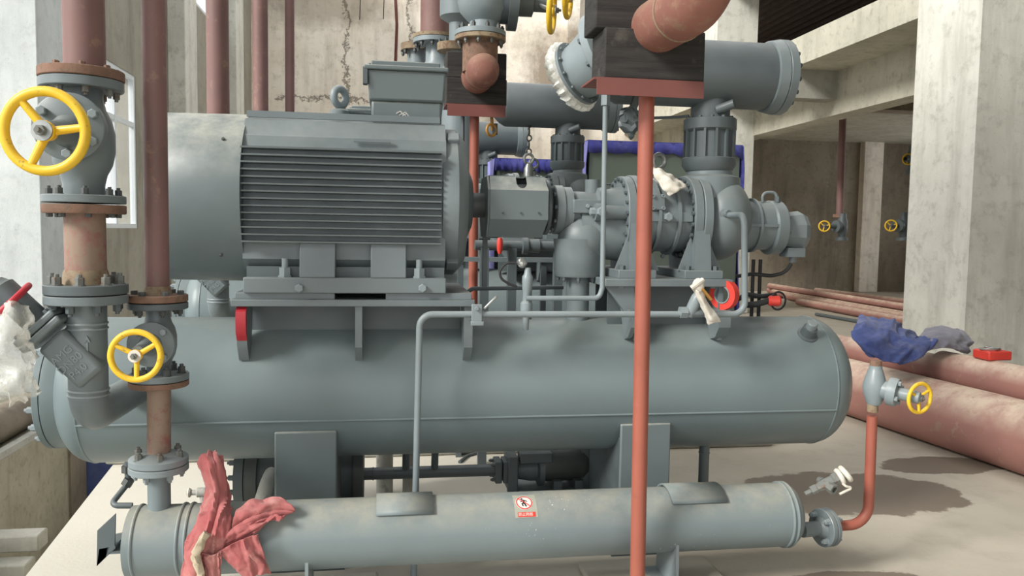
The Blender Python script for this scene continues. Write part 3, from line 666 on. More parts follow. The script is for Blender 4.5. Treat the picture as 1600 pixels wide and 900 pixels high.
# ------------------------------------------------------------------ compressor
def make_comp():
    t = thing('screw_compressor', 'big grey screw compressor casting with bolted flanges on the front unit', 'compressor', (1.4, TY, 1.40))
    AZ = 1.765
    fx = .90
    f1 = obj('shaft_flange', MB().lathe([(fx-.02, .125), (fx-.018, .13), (fx+.022, .13), (fx+.025, .122), (fx+.07, .122), (fx+.075, .10)], (0, TY, AZ), (1, 0, 0), 48), 'grey', t)
    boltring(f1, (fx-.02, TY, AZ), (-1, 0, 0), .108, 9, .0105, 'socket', 'greydark', .1)
    # suction neck
    obj('suction_neck', MB().lathe([(fx+.05, .10), (fx+.2, .098), (fx+.21, .125), (fx+.25, .125), (fx+.27, .115), (1.30, .14)], (0, TY, AZ+.0), (1, 0, 0), 48), 'grey', t)
    s_ = at(925, 320, 4.08); sb = obj('side_rib', MB().box(fx+.06, at(943, 320, 4.08).x, 4.065, 4.12, zz(333, 1, 4.07), zz(312, 1, 4.07)), 'grey', t, bevel=.004)
    bolt(sb, at(918, 322, 4.065), (0, -1, 0), .012, 'hex', 'greylight')
    bp = at(930, 331, 4.03); side = obj('oil_boss', MB().lathe([(0, .045), (.03, .045), (.05, .036), (1.30-bp.x, .034)], (bp.x, 4.04, bp.z), (1, 0, 0), 28), 'grey', t)
    bolt(side, (bp.x+.02, 4.0, bp.z), (0, -1, 0), .025, 'hex', 'greylight'); bolt(side, (bp.x, 4.04, bp.z), (-1, 0, 0), .022, 'hex', 'greylight')
    vb = at(926, 282, 4.2); obj('vent_boss', MB().cyl((vb.x, 4.2, AZ+.08), (vb.x, 4.2, zz(281, vb.x, 4.2)), .04, None, 20), 'grey', t)
    # discharge bowl and downward elbow
    dx = at(905, 400, 4.15).x
    bl = MB(); sphere(bl, (dx+.03, 4.17, 1.61), .135, 40, 20, (1.05, 1.0, 1.0)); obj('discharge_bowl', bl, 'grey', t)
    obj('discharge_casing', MB().lathe([(-.11, .14), (.08, .155), (.22, .165)], (dx+.10, 4.2, 1.66), (1, 0, -.05), 40), 'grey', t)
    co = obj('discharge_collar', MB().lathe([(0, .118), (.012, .125), (.045, .125), (.05, .128), (.11, .128), (.2, .135)], (dx, 4.17, zz(434, dx, 4.05)), (0, 0, 1), 48), 'grey', t)
    boltring(co, (dx, 4.17, zz(434, dx, 4.05)), (0, 0, -1), .105, 8, .011, 'stud', 'greydark')
    obj('discharge_pipe', MB().cyl((dx, 4.17, TZ+TR-.02), (dx, 4.17, zz(432, dx, 4.05)), .062, None, 32), 'grey', t)
    # rotor casing
    RZ = 1.735
    def lobed(x0, x1, ro, sq, nm, mat='grey', bev=.004):
        pts = []
        for i in range(48):
            a = 2*PI*i/48; r = ro*(1+sq*abs(math.sin(2*a))**2); pts.append((x0, TY+r*math.cos(a), RZ+r*math.sin(a)*1.0))
        return obj(nm, MB().prism(pts, (x1-x0, 0, 0)), mat, t, bevel=bev, smooth=30)
    xf = at(985, 340, 4.0).x-.01
    g1 = lobed(xf, xf+.045, .215, .06, 'casing_flange'); g1b = lobed(xf+.047, xf+.085, .222, .06, 'casing_flange')
    boltring(g1, (xf, TY, RZ), (-1, 0, 0), .200, 22, .0105, 'socket', 'greydark', .08)
    x2 = at(1090, 340, 4.0).x-.02
    obj('rotor_casing', MB().lathe([(xf+.08, .185), (x2, .185)], (0, TY, RZ), (1, 0, 0), 64), 'grey', t)
    for px in (1027, 1058):
        xx = at(px, 360, 4.02).x; obj('casing_rib', MB().ring((xx, TY, RZ), (1, 0, 0), .205, .18, .016, 64), 'grey', t)
    hb = obj('horizontal_rib', MB().box(xf+.08, x2, 4.005, 4.05, zz(347, 1.5, 4.0), zz(331, 1.5, 4.0)), 'grey', t, bevel=.004)
    bolt(hb, at(1043, 339, 4.005), (0, -1, 0), .024, 'hex', 'greylight'); bolt(hb, at(1035, 400, 4.1), (0, -1, 0), .012, 'hex', 'greydark')
    pb = obj('cover_pad', MB().box(at(1000, 320, 3.99).x, at(1040, 320, 3.99).x, 3.995, 4.08, zz(328, 1.4, 3.99), zz(303, 1.4, 3.99)), 'grey', t, bevel=.004)
    for px in (1020, 1036):
        for py in (306, 325): bolt(pb, at(px, py, 3.995), (0, -1, 0), .010, 'socket', 'greylight')
    # crown with eye bolt
    ex = at(1030, 250, 4.2); ez = zz(252, ex.x, 4.2)
    eb = obj('eye_bolt', MB().lathe([(0, .05), (.02, .05), (.03, .03), (.06, .025)], (ex.x, 4.2, RZ+.18), (0, 0, 1), 20), 'steel', t)
    obj('eye_ring', MB().torus((ex.x, 4.2, ez), (.3, -.95, 0), .038, .011, 32, 10), 'steel', eb)
    # inlet end casing
    g2 = lobed(x2, x2+.05, .225, .06, 'casing_flange'); g3 = lobed(x2+.052, x2+.10, .232, .05, 'casing_flange')
    boltring(g2, (x2, TY, RZ), (-1, 0, 0), .208, 22, .0115, 'socket', 'greydark', .1)
    xc = at(1109, 220, 4.2).x
    ib = MB(); sphere(ib, (xc+.06, TY, RZ+.0), .235, 48, 24, (.72, 1.0, .98)); obj('inlet_bowl', ib, 'grey', t)
    obj('inlet_neck', MB().lathe([(-.02, .175), (.22, .165), (.235, .125), (.32, .115)], (xc+.005, TY, RZ), (0, 0, 1), 48), 'grey', t)
    x3 = at(1150, 340, 4.0).x; obj('bearing_ring', MB().lathe([(x3-.06, .20), (x3+.02, .20), (x3+.03, .19)], (0, TY, RZ-.01), (1, 0, 0), 56), 'grey', t)
    cz = 1.70
    x4 = at(1220, 350, 4.05).x
    cyl_ = obj('capacity_cylinder', MB().lathe([(x3, .135), (x4, .135)], (0, TY, cz), (1, 0, 0), 48), 'grey', t)
    xm = at(1190, 350, 4.05).x; obj('cylinder_rib', MB().ring((xm, TY, cz), (1, 0, 0), .15, .13, .014, 48), 'grey', cyl_)
    obj('cylinder_rib', MB().box(x3, x4, 4.055, 4.08, cz-.008, cz+.008), 'grey', cyl_)
    x5 = at(1240, 360, 4.05).x
    ef = obj('end_flange', MB().lathe([(x4-.01, .14), (x4, .15), (x5-.02, .15), (x5-.01, .14)], (0, TY, cz-.01), (1, 0, 0), 48), 'grey', t)
    boltring(ef, (x5-.012, TY, cz-.01), (1, 0, 0), .125, 10, .009, 'socket', 'greydark')
    x6 = at(1262, 370, 4.1).x
    ec = obj('indicator_housing', MB().lathe([(x5-.01, .10), (x6-.01, .115), (x6+.02, .10), (x6+.045, .05)], (0, TY, cz-.03), (1, 0, 0), 10, ph=.3), 'grey', t, smooth=20)
    obj('cable_gland', MB().box(x5, x6-.01, 4.1, 4.2, cz-.17, cz-.12).cyl(((x5+x6)/2, 4.15, cz-.2), ((x5+x6)/2, 4.15, cz-.15), .02), 'grey', ec)
    lp = at(1205, 300, 4.15); obj('oil_line', MB().tube([(at(1191, 330, 4.15).x, 4.15, cz+.13), (at(1191, 301, 4.15).x, 4.15, zz(301, 2.0, 4.15)), (at(1212, 301, 4.15).x, 4.15, zz(300, 2.1, 4.15)), (at(1214, 330, 4.15).x, 4.15, cz+.135)], .0085, 10, .03), 'grey', cyl_)
    obj('line_nut', MB().lathe([(0, .016), (.03, .016)], (at(1214, 330, 4.15).x, 4.15, cz+.13), (0, 0, 1), 6), 'greydark', cyl_)
    # pedestal feet
    zf = 1.435
    for px0, px1, tt in ((965, 1024, 0), (1068, 1128, 1)):
        xa, xb = at(px0, 425, 3.95).x, at(px1, 425, 3.95).x
        obj('foot', MB().box(xa, xb, 3.93, 4.47, zf-.02, zf+.025), 'grey', t, bevel=.004)
        xr_ = (xf+.01, x2+.0)[tt]
        obj('foot_web', MB().prism([(xr_, 3.95, zf+.02), (xr_+.085, 3.95, zf+.02), (xr_+.085, 4.0, RZ+.05), (xr_, 4.0, RZ+.05)], (0, .4, 0)), 'grey', t)
        for sx in (-1, 1):
            px_ = xr_ if sx < 0 else xr_+.085
            obj('gusset', MB().prism([(px_, 4.0, zf+.02), (px_+sx*.075, 4.0, zf+.02), (px_, 4.02, RZ-.1)], (0, .02, 0)), 'grey', t)
        for xx in (xa+.03, xb-.03): bolt(t, (xx, 3.97, zf+.025), (0, 0, 1), .018, 'hex', 'greydark')
    return t
UNIT['compressor'] = make_comp()
def make_cbase():
    t = thing('compressor_base', 'grey welded compressor pedestal standing on top of the front tank', 'pedestal', (1.43, TY, 1.17))
    x0, x1 = at(946, 435, 3.88).x, at(1146, 435, 3.88).x
    pt = obj('top_plate', MB().box(x0, x1, 3.88, 4.52, 1.378, 1.416), 'grey', t, bevel=.004)
    a, b = at(962, 460, 3.93).x, at(1140, 460, 3.93).x
    obj('front_web', MB().box(a, b, 4.07, 4.09, 1.15, 1.379), 'greydark', t); obj('rear_web', MB().box(a, b, 4.31, 4.33, 1.15, 1.379), 'greydark', t)
    for px in (994, 1124):
        xx = at(px, 460, 3.93).x; obj('stiffener', MB().box(xx-.012, xx+.012, 3.91, 4.08, 1.10, 1.379), 'grey', t)
    for px in (972, 1115): bolt(pt, at(px, 445, 3.93)+V((0, 0, .005)), (0, 0, -1), .02, 'hex', 'greylight')
    xg = at(948, 440, 3.9).x; obj('gusset', MB().prism([(xg, 3.92, 1.379), (at(1000, 440, 3.9).x, 3.92, 1.379), (at(998, 490, 3.9).x, 3.92, 1.16)], (0, .03, 0)), 'grey', t)
    xe = at(1141, 460, 3.93).x
    xe = at(1139, 460, 3.86).x; rg = MB().ring((xe-.02, 3.90, zz(461, xe, 3.88)), (.85, .52, 0), .078, .042, .04, 36); tag(obj('lifting_ring', rg, 'redpaint', t), 'red painted lifting ring')
    obj('ring_liner', MB().ring((xe-.024, 3.898, zz(461, xe, 3.88)), (.85, .52, 0), .046, .040, .045, 36), 'greylight', t)
    return t
UNIT['cbase'] = make_cbase()
# ------------------------------------------------------------------ check valve and suction filter
FX = 1.745
def make_check():
    t = thing('check_valve', 'dark grey ribbed suction check valve on top of the front compressor', 'valve', (FX, TY, 2.03))
    z0, z1, z2, z3 = zz(257, FX, 4.1), zz(246, FX, 4.1), zz(200, FX, 4.1), zz(184, FX, 4.1)
    f = obj('lower_flange', MB().lathe([(z0-.03, .125), (z0, .145), (z1, .145), (z1+.004, .14)], (FX, TY, 0), (0, 0, 1), 48), 'greydark', t)
    obj('valve_body', MB().lathe([(z1, .122), (z2, .122)], (FX, TY, 0), (0, 0, 1), 48), 'greydark', t)
    for i in range(14):
        a = 2*PI*i/14+.1; d = V((math.cos(a), math.sin(a), 0)); obj('rib', MB().obox(V((FX, TY, (z1+z2)/2))+d*.128, (.022, .012, z2-z1), d, (0, 0, 1)), 'greydark', t)
    u = obj('upper_flange', MB().lathe([(z2-.01, .13), (z2, .142), (z3, .142), (z3+.003, .138)], (FX, TY, 0), (0, 0, 1), 48), 'greydark', t)
    boltring(u, (FX, TY, z3), (0, 0, 1), .122, 12, .0115, 'hex', 'greydark')
    return t
UNIT['check'] = make_check()
def make_filter():
    cz = zz(117, 1.9, 4.2)-.005; r = .178
    t = thing('suction_filter', 'large dark grey horizontal suction filter drum above the front compressor', 'filter', (FX, TY, 2.28))
    xa, xb = at(965, 110, 4.2).x, at(1196, 110, 4.2).x
    obj('drum', MB().lathe([(xa-.12, .05), (xa-.10, .10), (xa-.05, .15), (xa, r)]+[(xb, r)], (0, TY, cz), (1, 0, 0), 64), 'greydark', t)
    obj('outlet_neck', MB().lathe([(2.27, .105), (cz-.1, .105)], (FX, TY, 0), (0, 0, 1), 40), 'greydark', t)
    dn = at(1120, 172, 4.1); obj('drain_stub', MB().cyl(dn, at(1147, 162, 4.05), .025, None, 16), 'greydark', t)
    f1 = obj('drum_flange', MB().lathe([(xb-.005, r+.005), (xb, r+.012), (xb+.05, r+.022), (xb+.053, r+.018)], (0, TY, cz), (1, 0, 0), 64), 'grey', t)
    f2 = obj('end_cover', MB().lathe([(xb+.055, r+.02), (xb+.058, r+.023), (xb+.10, r+.023), (xb+.103, r+.018)], (0, TY, cz), (1, 0, 0), 64), 'grey', t)
    boltring(f2, (xb+.103, TY, cz), (1, 0, 0), r-.0, 16, .013, 'hex', 'boltdark')
    return t
UNIT['filter'] = make_filter()

# ================================================================== pipe train 1 (large, far left)
PX, PY = -1.142, 3.30
def Z1(py): return zz(py, PX, PY)
def Z1f(py, r=.1): return zz(py, PX, PY-r)
def globe_body(c, h, rn, rb):
    """vertical flanged globe body around centre c, half height h"""
    return MB().lathe([(-h, rn), (-h*.72, rn), (-h*.55, rn*1.12), (-h*.38, rb*.9), (-h*.15, rb), (h*.15, rb), (h*.38, rb*.9), (h*.55, rn*1.12), (h*.72, rn), (h, rn)], c, (0, 0, 1), 40)
def make_riser1():
    zt = Z1f(106)
    t = thing('large_riser_pipe', 'large red vertical pipe at far left rising from the biggest yellow-wheeled valve', 'pipe', (PX, PY, zt))
    obj('pipe', MB().cyl((PX+.012, PY, zt+.012), (PX+.012, PY, 9.2), .073, None, 40), 'primer', t)
    f = obj('flange', MB().lathe([(zt-.026, .146), (zt-.023, .149), (zt+.007, .149), (zt+.01, .146)], (PX, PY, 0), (0, 0, 1), 44), 'rust', t)
    boltring(f, (PX, PY, zt+.01), (0, 0, 1), .118, 8, .012, 'hex', 'rust', .35)
    return t
UNIT['riser1'] = make_riser1()
def make_valve1():
    zt = Z1f(106)-.028; zb = Z1f(318)+.004
    t = thing('stop_valve', 'big grey stop valve with the largest yellow handwheel at far left', 'valve', (PX, PY, zb))
    f = obj('upper_flange', MB().lathe([(zt-.036, .143), (zt-.033, .146), (zt-.002, .146), (zt, .143)], (PX, PY, 0), (0, 0, 1), 44), 'grey', t)
    boltring(f, (PX, PY, zt-.036), (0, 0, -1), .118, 8, .013, 'stud', 'bolt', .35)
    g = obj('lower_flange', MB().lathe([(zb, .143), (zb+.003, .146), (zb+.027, .146), (zb+.03, .143)], (PX, PY, 0), (0, 0, 1), 44), 'grey', t)
    boltring(g, (PX, PY, zb+.03), (0, 0, 1), .118, 8, .013, 'stud', 'boltdark', .35)
    c = V((PX, PY, Z1(206))); h = (zt-zb)/2-.02
    bm = globe_body(V((PX, PY, (zt+zb)/2)), h+.015, .073, .112); obj('valve_body', bm, 'grey', t)
    ax = V((.05, -1, 0)).normalized(); wc = at(70, 205, 2.93)
    nk = obj('bonnet_neck', MB().lathe([(0, .10), (.13, .105)], c, ax, 40), 'grey', t)
    bf = obj('bonnet_flange', MB().lathe([(.13, .118), (.133, .122), (.165, .122), (.168, .118)], c, ax, 40), 'grey', t)
    boltring(bf, c+ax*.168, ax, .098, 6, .018, 'hex', 'greylight', .5)
    dst = (wc-c).length
    obj('bonnet', MB().lathe([(.168, .06), (.2, .045), (dst-.06, .035), (dst-.02, .03)], c, wc-c, 28), 'grey', t)
    obj('stem', MB().cyl(c+(wc-c)*.7, wc, .012, None, 12), 'steel', t)
    handwheel(t, wc, V((-.1, -1, 0)), .150, 'yellow', 3, .12, .115, .1, 'steel')
    return t
UNIT['valve1'] = make_valve1()
def make_spool1():
    zt = Z1f(318)-.002; zb = Z1f(436)
    t = thing('pipe_spool', 'short red pipe spool with rusty upper flange below the largest yellow handwheel', 'pipe', (PX, PY, zb))
    f = obj('upper_flange', MB().lathe([(zt-.034, .143), (zt-.03, .146), (zt-.003, .146), (zt, .143)], (PX, PY, 0), (0, 0, 1), 44), 'rust', t)
    boltring(f, (PX, PY, zt-.034), (0, 0, -1), .118, 8, .012, 'hex', 'boltdark', .35)
    obj('pipe', MB().lathe([(zb-.03, .073), (zt-.03, .073)], (PX, PY, 0), (0, 0, 1), 40), 'primerspool', t)
    obj('weld_neck', MB().lathe([(zb-.03, .085), (zb+.02, .079), (zb+.03, .074)], (PX, PY, 0), (0, 0, 1), 40), 'rustlight', t)
    g = obj('lower_flange', MB().lathe([(zb-.062, .145), (zb-.06, .148), (zb-.028, .148), (zb-.025, .145)], (PX, PY, 0), (0, 0, 1), 44), 'greydark', t)
    boltring(g, (PX, PY, zb-.025), (0, 0, 1), .118, 8, .017, 'stud', 'bolt', .15)
    return t
UNIT['spool1'] = make_spool1()
def make_yvalve():
    zt = Z1f(436)-.066
    t = thing('angle_check_valve', 'grey inclined valve casting with red handwheel and downward elbow at far left', 'valve', (PX, PY, .85))
    g = obj('upper_flange', MB().lathe([(zt-.034, .145), (zt-.031, .148), (zt-.003, .148), (zt, .145)], (PX, PY, 0), (0, 0, 1), 44), 'grey', t)
    boltring(g, (PX, PY, zt-.034), (0, 0, -1), .118, 8, .016, 'stud', 'greydark', .15)
    obj('valve_body', MB().lathe([(Z1(622), .071), (zt-.03, .071)], (PX, PY, 0), (0, 0, 1), 40), 'grey', t)
    for py in (508, 516, 614, 622): obj('weld_seam', MB().torus((PX, PY, Z1f(py, .07)), (0, 0, 1), .071, .005, 40, 8), 'greylight', t)
    ze = .90; zc = Z1(618)
    obj('elbow', MB().tube([(PX, PY, zc+.01), (PX, PY, ze), (PX+.02, PY+.62, ze)], .070, 32, .13, 14), 'grey', t)
    # inclined branch towards upper left
    c = at(140, 580, 3.26); e = at(55, 500, 3.26); ax = (e-c).normalized(); nrm = V((0, -1, 0)); sd_ = ax.cross(nrm).normalized()
    obj('branch_body', MB().obox(c+ax*.075, (.21, .10, .125), ax, sd_), 'grey', t, bevel=.018)
    fc = c+ax*.21
    obj('branch_flange', MB().obox(fc, (.028, .155, .185), ax, sd_), 'grey', t, bevel=.008)
    bf = obj('bonnet_flange', MB().obox(fc+ax*.030, (.026, .155, .185), ax, sd_), 'grey', t, bevel=.008)
    for i in (-1, 1):
        for j in (-1, 1): bolt(bf, fc+ax*.043+sd_*(.07*i)+nrm*(.055*j), ax, .012, 'hex', 'greydark')
    nk = obj('bonnet_neck', MB().lathe([(0, .053), (.19, .050), (.195, .042), (.22, .03)], fc+ax*.04, ax, 32), 'greydark', t)
    hc = at(14, 474, 3.26)
    obj('stem', MB().cyl(fc+ax*.2, hc, .012, None, 12), 'steel', t)
    handwheel(t, hc, ax+V((0, -.25, 0)), .105, 'redwheel', 3, .3, .12, .05, 'rust')
    # cast arrow and lettering
    az = at(136, 540, PY-.072); r_ = obj('cast_arrow', MB().box(az.x-.004, az.x+.004, PY-.0735, PY-.066, az.z-.04, az.z+.02).prism([(az.x-.013, PY-.0735, az.z+.012), (az.x+.013, PY-.0735, az.z+.012), (az.x, PY-.0735, az.z+.038)], (0, .007, 0)), 'grey', t)
    txt = textmesh('AMG\nDN80\nP4.0', .042, .003); tc = at(109, 568, 3.205)
    obj('cast_lettering', placed(txt, V((tc.x, 3.2105, tc.z)), sd_*(1 if sd_.x > 0 else -1), V((0, -1, 0)).cross(sd_*(1 if sd_.x > 0 else -1))), 'greylight', t)
    return t
UNIT['yvalve'] = make_yvalve()

# ================================================================== oil cooler (front cylinder)
CY, CZ, CR = 3.45, .334, .146
def make_cooler():
    t = thing('oil_cooler', 'long grey horizontal oil cooler cylinder lying in front of the tank near the floor', 'cooler', (.5, CY, .04))
    xl, xr = at(192, 842, 3.35).x+.0, at(1238, 805, 3.36).x
    obj('shell', MB().lathe([(xl, CR-.012), (xl+.004, CR), (xr, CR)], (0, CY, CZ), (1, 0, 0), 72), 'cooler', t)
    obj('dished_head', MB().lathe([(xr+.075*math.sin(a), CR*max(.003, math.cos(a)**.75)) for a in [PI/2*i/12 for i in range(13)]], (0, CY, CZ), (1, 0, 0), 72, cap=False), 'cooler', t)
    for px in (205, 276, 289, 1237, 1244): obj('weld_band', MB().torus((at(px, 842, 3.33).x, CY, CZ), (1, 0, 0), CR, .007, 64, 8), 'cooler', t)
    x = at(200, 842, 3.33).x
    # saddle pads welded on top
    for p0, p1 in ((588, 678), (1050, 1136)):
        a0, a1 = at(p0, 785, 3.35).x, at(p1, 775, 3.35).x; rows = []
        for i in range(13):
            th = math.radians(44+95*i/12); rows.append([(a0, CY-math.cos(th)*(CR+.006), CZ+math.sin(th)*(CR+.006)), (a1, CY-math.cos(th)*(CR+.006), CZ+math.sin(th)*(CR+.006))])
        pd = obj('pad_plate', MB().grid([[V(p) for p in r] for r in rows]), 'cooler', t); m = pd.modifiers.new('thick', 'SOLIDIFY'); m.thickness = .008; m.offset = 1
    # feet
    for px in (478, 1050):
        x = at(px, 880, 3.37).x
        obj('foot_plate', MB().prism([(x, CY-.13, .05), (x, CY-.13, .14), (x, CY-.125, .27), (x, CY+.125, .27), (x, CY+.13, .05)], (.014, 0, 0)), 'greylight', t)
        obj('foot_base', MB().box(x-.06, x+.07, CY-.14, CY+.14, .04, .052), 'greylight', t)
    # angle bracket on the left end
    bl = MB().prism([at(180, 803, 3.40), at(152, 829, 3.40), at(151, 885, 3.40), at(179, 857, 3.40)], (0, .012, 0)).prism([at(180, 857, 3.40), at(151, 885, 3.40), at(155, 858, 3.40), at(180, 853, 3.40)], (0, .16, 0))
    obj('end_bracket', bl, 'greydark', t, smooth=0)
    obj('bracket_arm', MB().box(at(160, 850, 3.42).x, xl+.01, 3.40, 3.55, CZ-.03, CZ-.02), 'greydark', t)
    # right nozzle with its flange
    nx = at(1268, 822, 3.45).x; nz = zz(826, 2.1, 3.45)
    ax = V((1, .17, 0)).normalized(); o = V((nx-.03, CY-.0, nz))
    obj('nozzle', MB().lathe([(-.02, .035), (.07, .035), (.09, .052), (.105, .052)], o, ax, 28), 'grey', t)
    f = obj('nozzle_flange', MB().lathe([(.09, .088), (.093, .091), (.113, .091), (.115, .088)], o, ax, 40), 'grey', t)
    boltring(f, o+ax*.09, -ax, .068, 4, .013, 'stud', 'greylight', .75)
    # stub up to valve train 2
    sx = -.928; obj('inlet_stub', MB().cyl((sx, CY, CZ+CR-.02), (sx, CY, zz(752, sx, CY-.1)), .045, None, 32), 'cooler', t)
    f = obj('inlet_flange', MB().lathe([(0, .114), (.003, .117), (.024, .117), (.027, .114)], (sx, CY, zz(748, sx, CY-.11)), (0, 0, 1), 44), 'greylight', t)
    boltring(f, (sx, CY, zz(748, sx, CY-.11)), (0, 0, -1), .088, 6, .013, 'stud', 'greylight', .3)
    # sticker
    sxx = at(823, 795, 3.31).x; cu = lambda u, v_, o_=.0012: V((sxx+u, CY-math.cos(v_)*(CR+o_), CZ+math.sin(v_)*(CR+o_)))
    def onc(mb, vz, off):
        r = MB(); return r.add([cu(p.x, vz+p.y/CR, off+abs(p.z)) for p in mb.v], mb.f)
    def disc(r, n=36, ri=0): 
        m = MB()
        vs = [V((math.cos(2*PI*i/n)*q, math.sin(2*PI*i/n)*q, 0)) for q in (r, ri if ri else r*.01) for i in range(n)]
        return m.add(vs, [(i, (i+1) % n, n+(i+1) % n, n+i) for i in range(n)])
    def rect(x0, x1, y0, y1, n=6):
        m = MB(); return m.grid([[V((x0+(x1-x0)*j/n, y0+(y1-y0)*i/n, 0)) for j in range(n+1)] for i in range(n+1)])
    fit = lambda py: min((abs(row_of(cu(0, a/400))-py), a/400) for a in range(-200, 480))[1]
    v0, v1 = fit(785), fit(804)
    st = obj('sticker', onc(rect(-.046, .054, -.072, .050), v0, .001), 'stickerfilm', t)
    obj('sign_disc', onc(disc(.038), v0, .002), 'white', st)
    obj('sign_ring', onc(disc(.036, 36, .031), v0, .0028), 'redpaint', st)
    bar = MB()
    q = rect(-.033, .033, -.0022, .0022); c_, s_ = math.cos(-.72), math.sin(-.72); bar.add([V((p.x*c_-p.y*s_, p.x*s_+p.y*c_, 0)) for p in q.v], q.f)
    obj('sign_bar', onc(bar, v0, .0034), 'redpaint', st)
    man = MB()
    def limb(a, b, w): 
        a = V((a[0], a[1], 0)); b = V((b[0], b[1], 0)); d = (b-a).normalized(); n_ = V((-d.y, d.x, 0))*w
        man.add([a-n_, b-n_, b+n_, a+n_], [(0, 1, 2, 3)])
    limb((-.005, .012), (.0, -.004), .005); limb((0, -.004), (.007, -.022), .003); limb((-.001, -.004), (-.011, -.008), .003); limb((-.011, -.008), (-.006, -.02), .0025)
    limb((-.004, .011), (.008, .008), .002); limb((.008, .008), (.013, .002), .002); limb((-.006, .010), (-.016, .002), .002)
    man.add([V((-.009+.0045*math.cos(2*PI*i/10), .019+.0045*math.sin(2*PI*i/10), 0)) for i in range(10)], [tuple(range(10))])
    obj('sign_figure', onc(man, v0, .0031), 'black', st)
    obj('sign_plate', onc(rect(-.034, .044, -.0105, .0105), v1, .0022), 'redpaint', st)
    try:
        tx = textmesh('禁止跨越', .016, 0.0); obj('sign_lettering', onc(tx, v1, .003), 'white', st)
    except Exception: pass
    return t
UNIT['cooler'] = make_cooler()

# ================================================================== pipe train 2
QX, QY = -.922, 3.45
def Z2(py, r=.11): return zz(py, QX, QY-r)
def make_riser2():
    zt = Z2(466)
    t = thing('riser_pipe', 'slim red vertical pipe second from the left, ending at a rusty flange', 'pipe', (QX, QY, zt))
    obj('pipe', MB().cyl((QX, QY, zt), (QX+.015, QY, 9.2), .046, None, 32), 'primer', t)
    obj('weld_neck', MB().lathe([(zt+.004, .058), (zt+.03, .05), (zt+.04, .047)], (QX, QY, 0), (0, 0, 1), 32), 'rustlight', t)
    f = obj('flange', MB().lathe([(zt-.022, .114), (zt-.02, .117), (zt+.003, .117), (zt+.006, .114)], (QX, QY, 0), (0, 0, 1), 44), 'rust', t)
    boltring(f, (QX, QY, zt+.006), (0, 0, 1), .088, 6, .014, 'hex', 'boltdark', .6)
    return t
UNIT['riser2'] = make_riser2()
def make_valve2():
    zt = Z2(466)-.026; zb = Z2(601)
    t = thing('stop_valve', 'middle-sized grey stop valve with bright yellow handwheel in front of the tank', 'valve', (QX, QY, zb))
    f = obj('upper_flange', MB().lathe([(zt-.026, .114), (zt-.023, .117), (zt-.003, .117), (zt, .114)], (QX, QY, 0), (0, 0, 1), 44), 'greydark', t)
    boltring(f, (QX, QY, zt-.026), (0, 0, -1), .088, 6, .012, 'stud', 'boltdark', .6)
    g = obj('lower_flange', MB().lathe([(zb, .114), (zb+.003, .117), (zb+.023, .117), (zb+.026, .114)], (QX, QY, 0), (0, 0, 1), 44), 'grey', t)
    boltring(g, (QX, QY, zb+.026), (0, 0, 1), .088, 6, .015, 'stud', 'boltdark', .6)
    c = V((QX, QY, (zt+zb)/2)); obj('valve_body', globe_body(c, (zt-zb)/2-.015, .047, .072), 'grey', t)
    wc = at(212, 556, 3.13); ax = (wc-V((QX, QY, wc.z))).normalized(); c2 = V((QX, QY, wc.z+.012))
    obj('bonnet_neck', MB().lathe([(0, .07), (.09, .075)], c2, ax, 32), 'grey', t)
    bf = obj('bonnet_flange', MB().lathe([(.09, .088), (.115, .09), (.118, .086)], c2, ax, 36), 'grey', t)
    boltring(bf, c2+ax*.118, ax, .071, 4, .014, 'hex', 'greylight', .8)
    obj('bonnet', MB().lathe([(.118, .045), (.15, .032), (.24, .026), (.3, .022)], c2, ax, 24), 'grey', t)
    handwheel(t, wc, V((-.05, -1, .03)), .101, 'yellow', 3, .55, .115, .1, 'rag')
    return t
UNIT['valve2'] = make_valve2()
def make_spool2():
    zt = Z2(601)-.003; zb = Z2(722)
    t = thing('pipe_spool', 'short scuffed red pipe spool standing on the left end of the oil cooler', 'pipe', (QX, QY, zb))
    obj('upper_flange', MB().lathe([(zt-.024, .112), (zt-.02, .116), (zt, .116)], (QX, QY, 0), (0, 0, 1), 44), 'rust', t)
    obj('pipe', MB().cyl((QX-.004, QY, zb), (QX, QY, zt-.02), .046, None, 32), 'primerspool', t)
    z0 = zz(748, -.928, CY-.11)+.029
    g = obj('lower_flange', MB().lathe([(z0, .112), (z0+.004, .116), (z0+.026, .116), (z0+.03, .112), (z0+.05, .06)], (QX-.006, QY, 0), (0, 0, 1), 44), 'greylight', t)
    boltring(g, (QX-.006, QY, z0+.03), (0, 0, 1), .088, 6, .015, 'stud', 'bolt', .3)
    return t
UNIT['spool2'] = make_spool2()

# ================================================================== second and third unit behind
O2, O3 = (0.0, 2.46, .14), (0.0, 4.95, .32)
def plinth(n, y0, y1, h):
    struct('plinth_%d' % n, MB().box(-1.9, 3.0, y0, y1, 0, h), 'plastergrey', bevel=.02)
lab2 = {'tank': 'grey separator tank of the second unit, mostly hidden behind the front tank', 'base': 'motor base frame of the second unit behind the front motor', 'motor': 'finned motor of the second unit hidden behind the front motor',
        'riser1': 'red vertical pipe rising above the fan cowl, left edge of the second unit', 'valve1': 'yellow-wheeled stop valve of the second unit behind the front fan cowl', 'spool1': 'red pipe spool of the second unit behind the front fan cowl',
        'yvalve': 'grey inclined valve with elbow below the fan cowl, on the second unit', 'cooler': 'oil cooler cylinder of the second unit behind the front tank', 'riser2': 'slim red vertical pipe of the second unit behind the fan cowl',
        'valve2': 'smaller stop valve of the second unit behind the front motor', 'spool2': 'small pipe spool of the second unit behind the front tank'}
for k in ('tank', 'base', 'motor', 'riser1', 'valve1', 'spool1', 'yvalve'): clone(UNIT[k], V(O2)+V((-.2 if k in ('motor', 'base') else 0, 0, 0)), lab2[k])
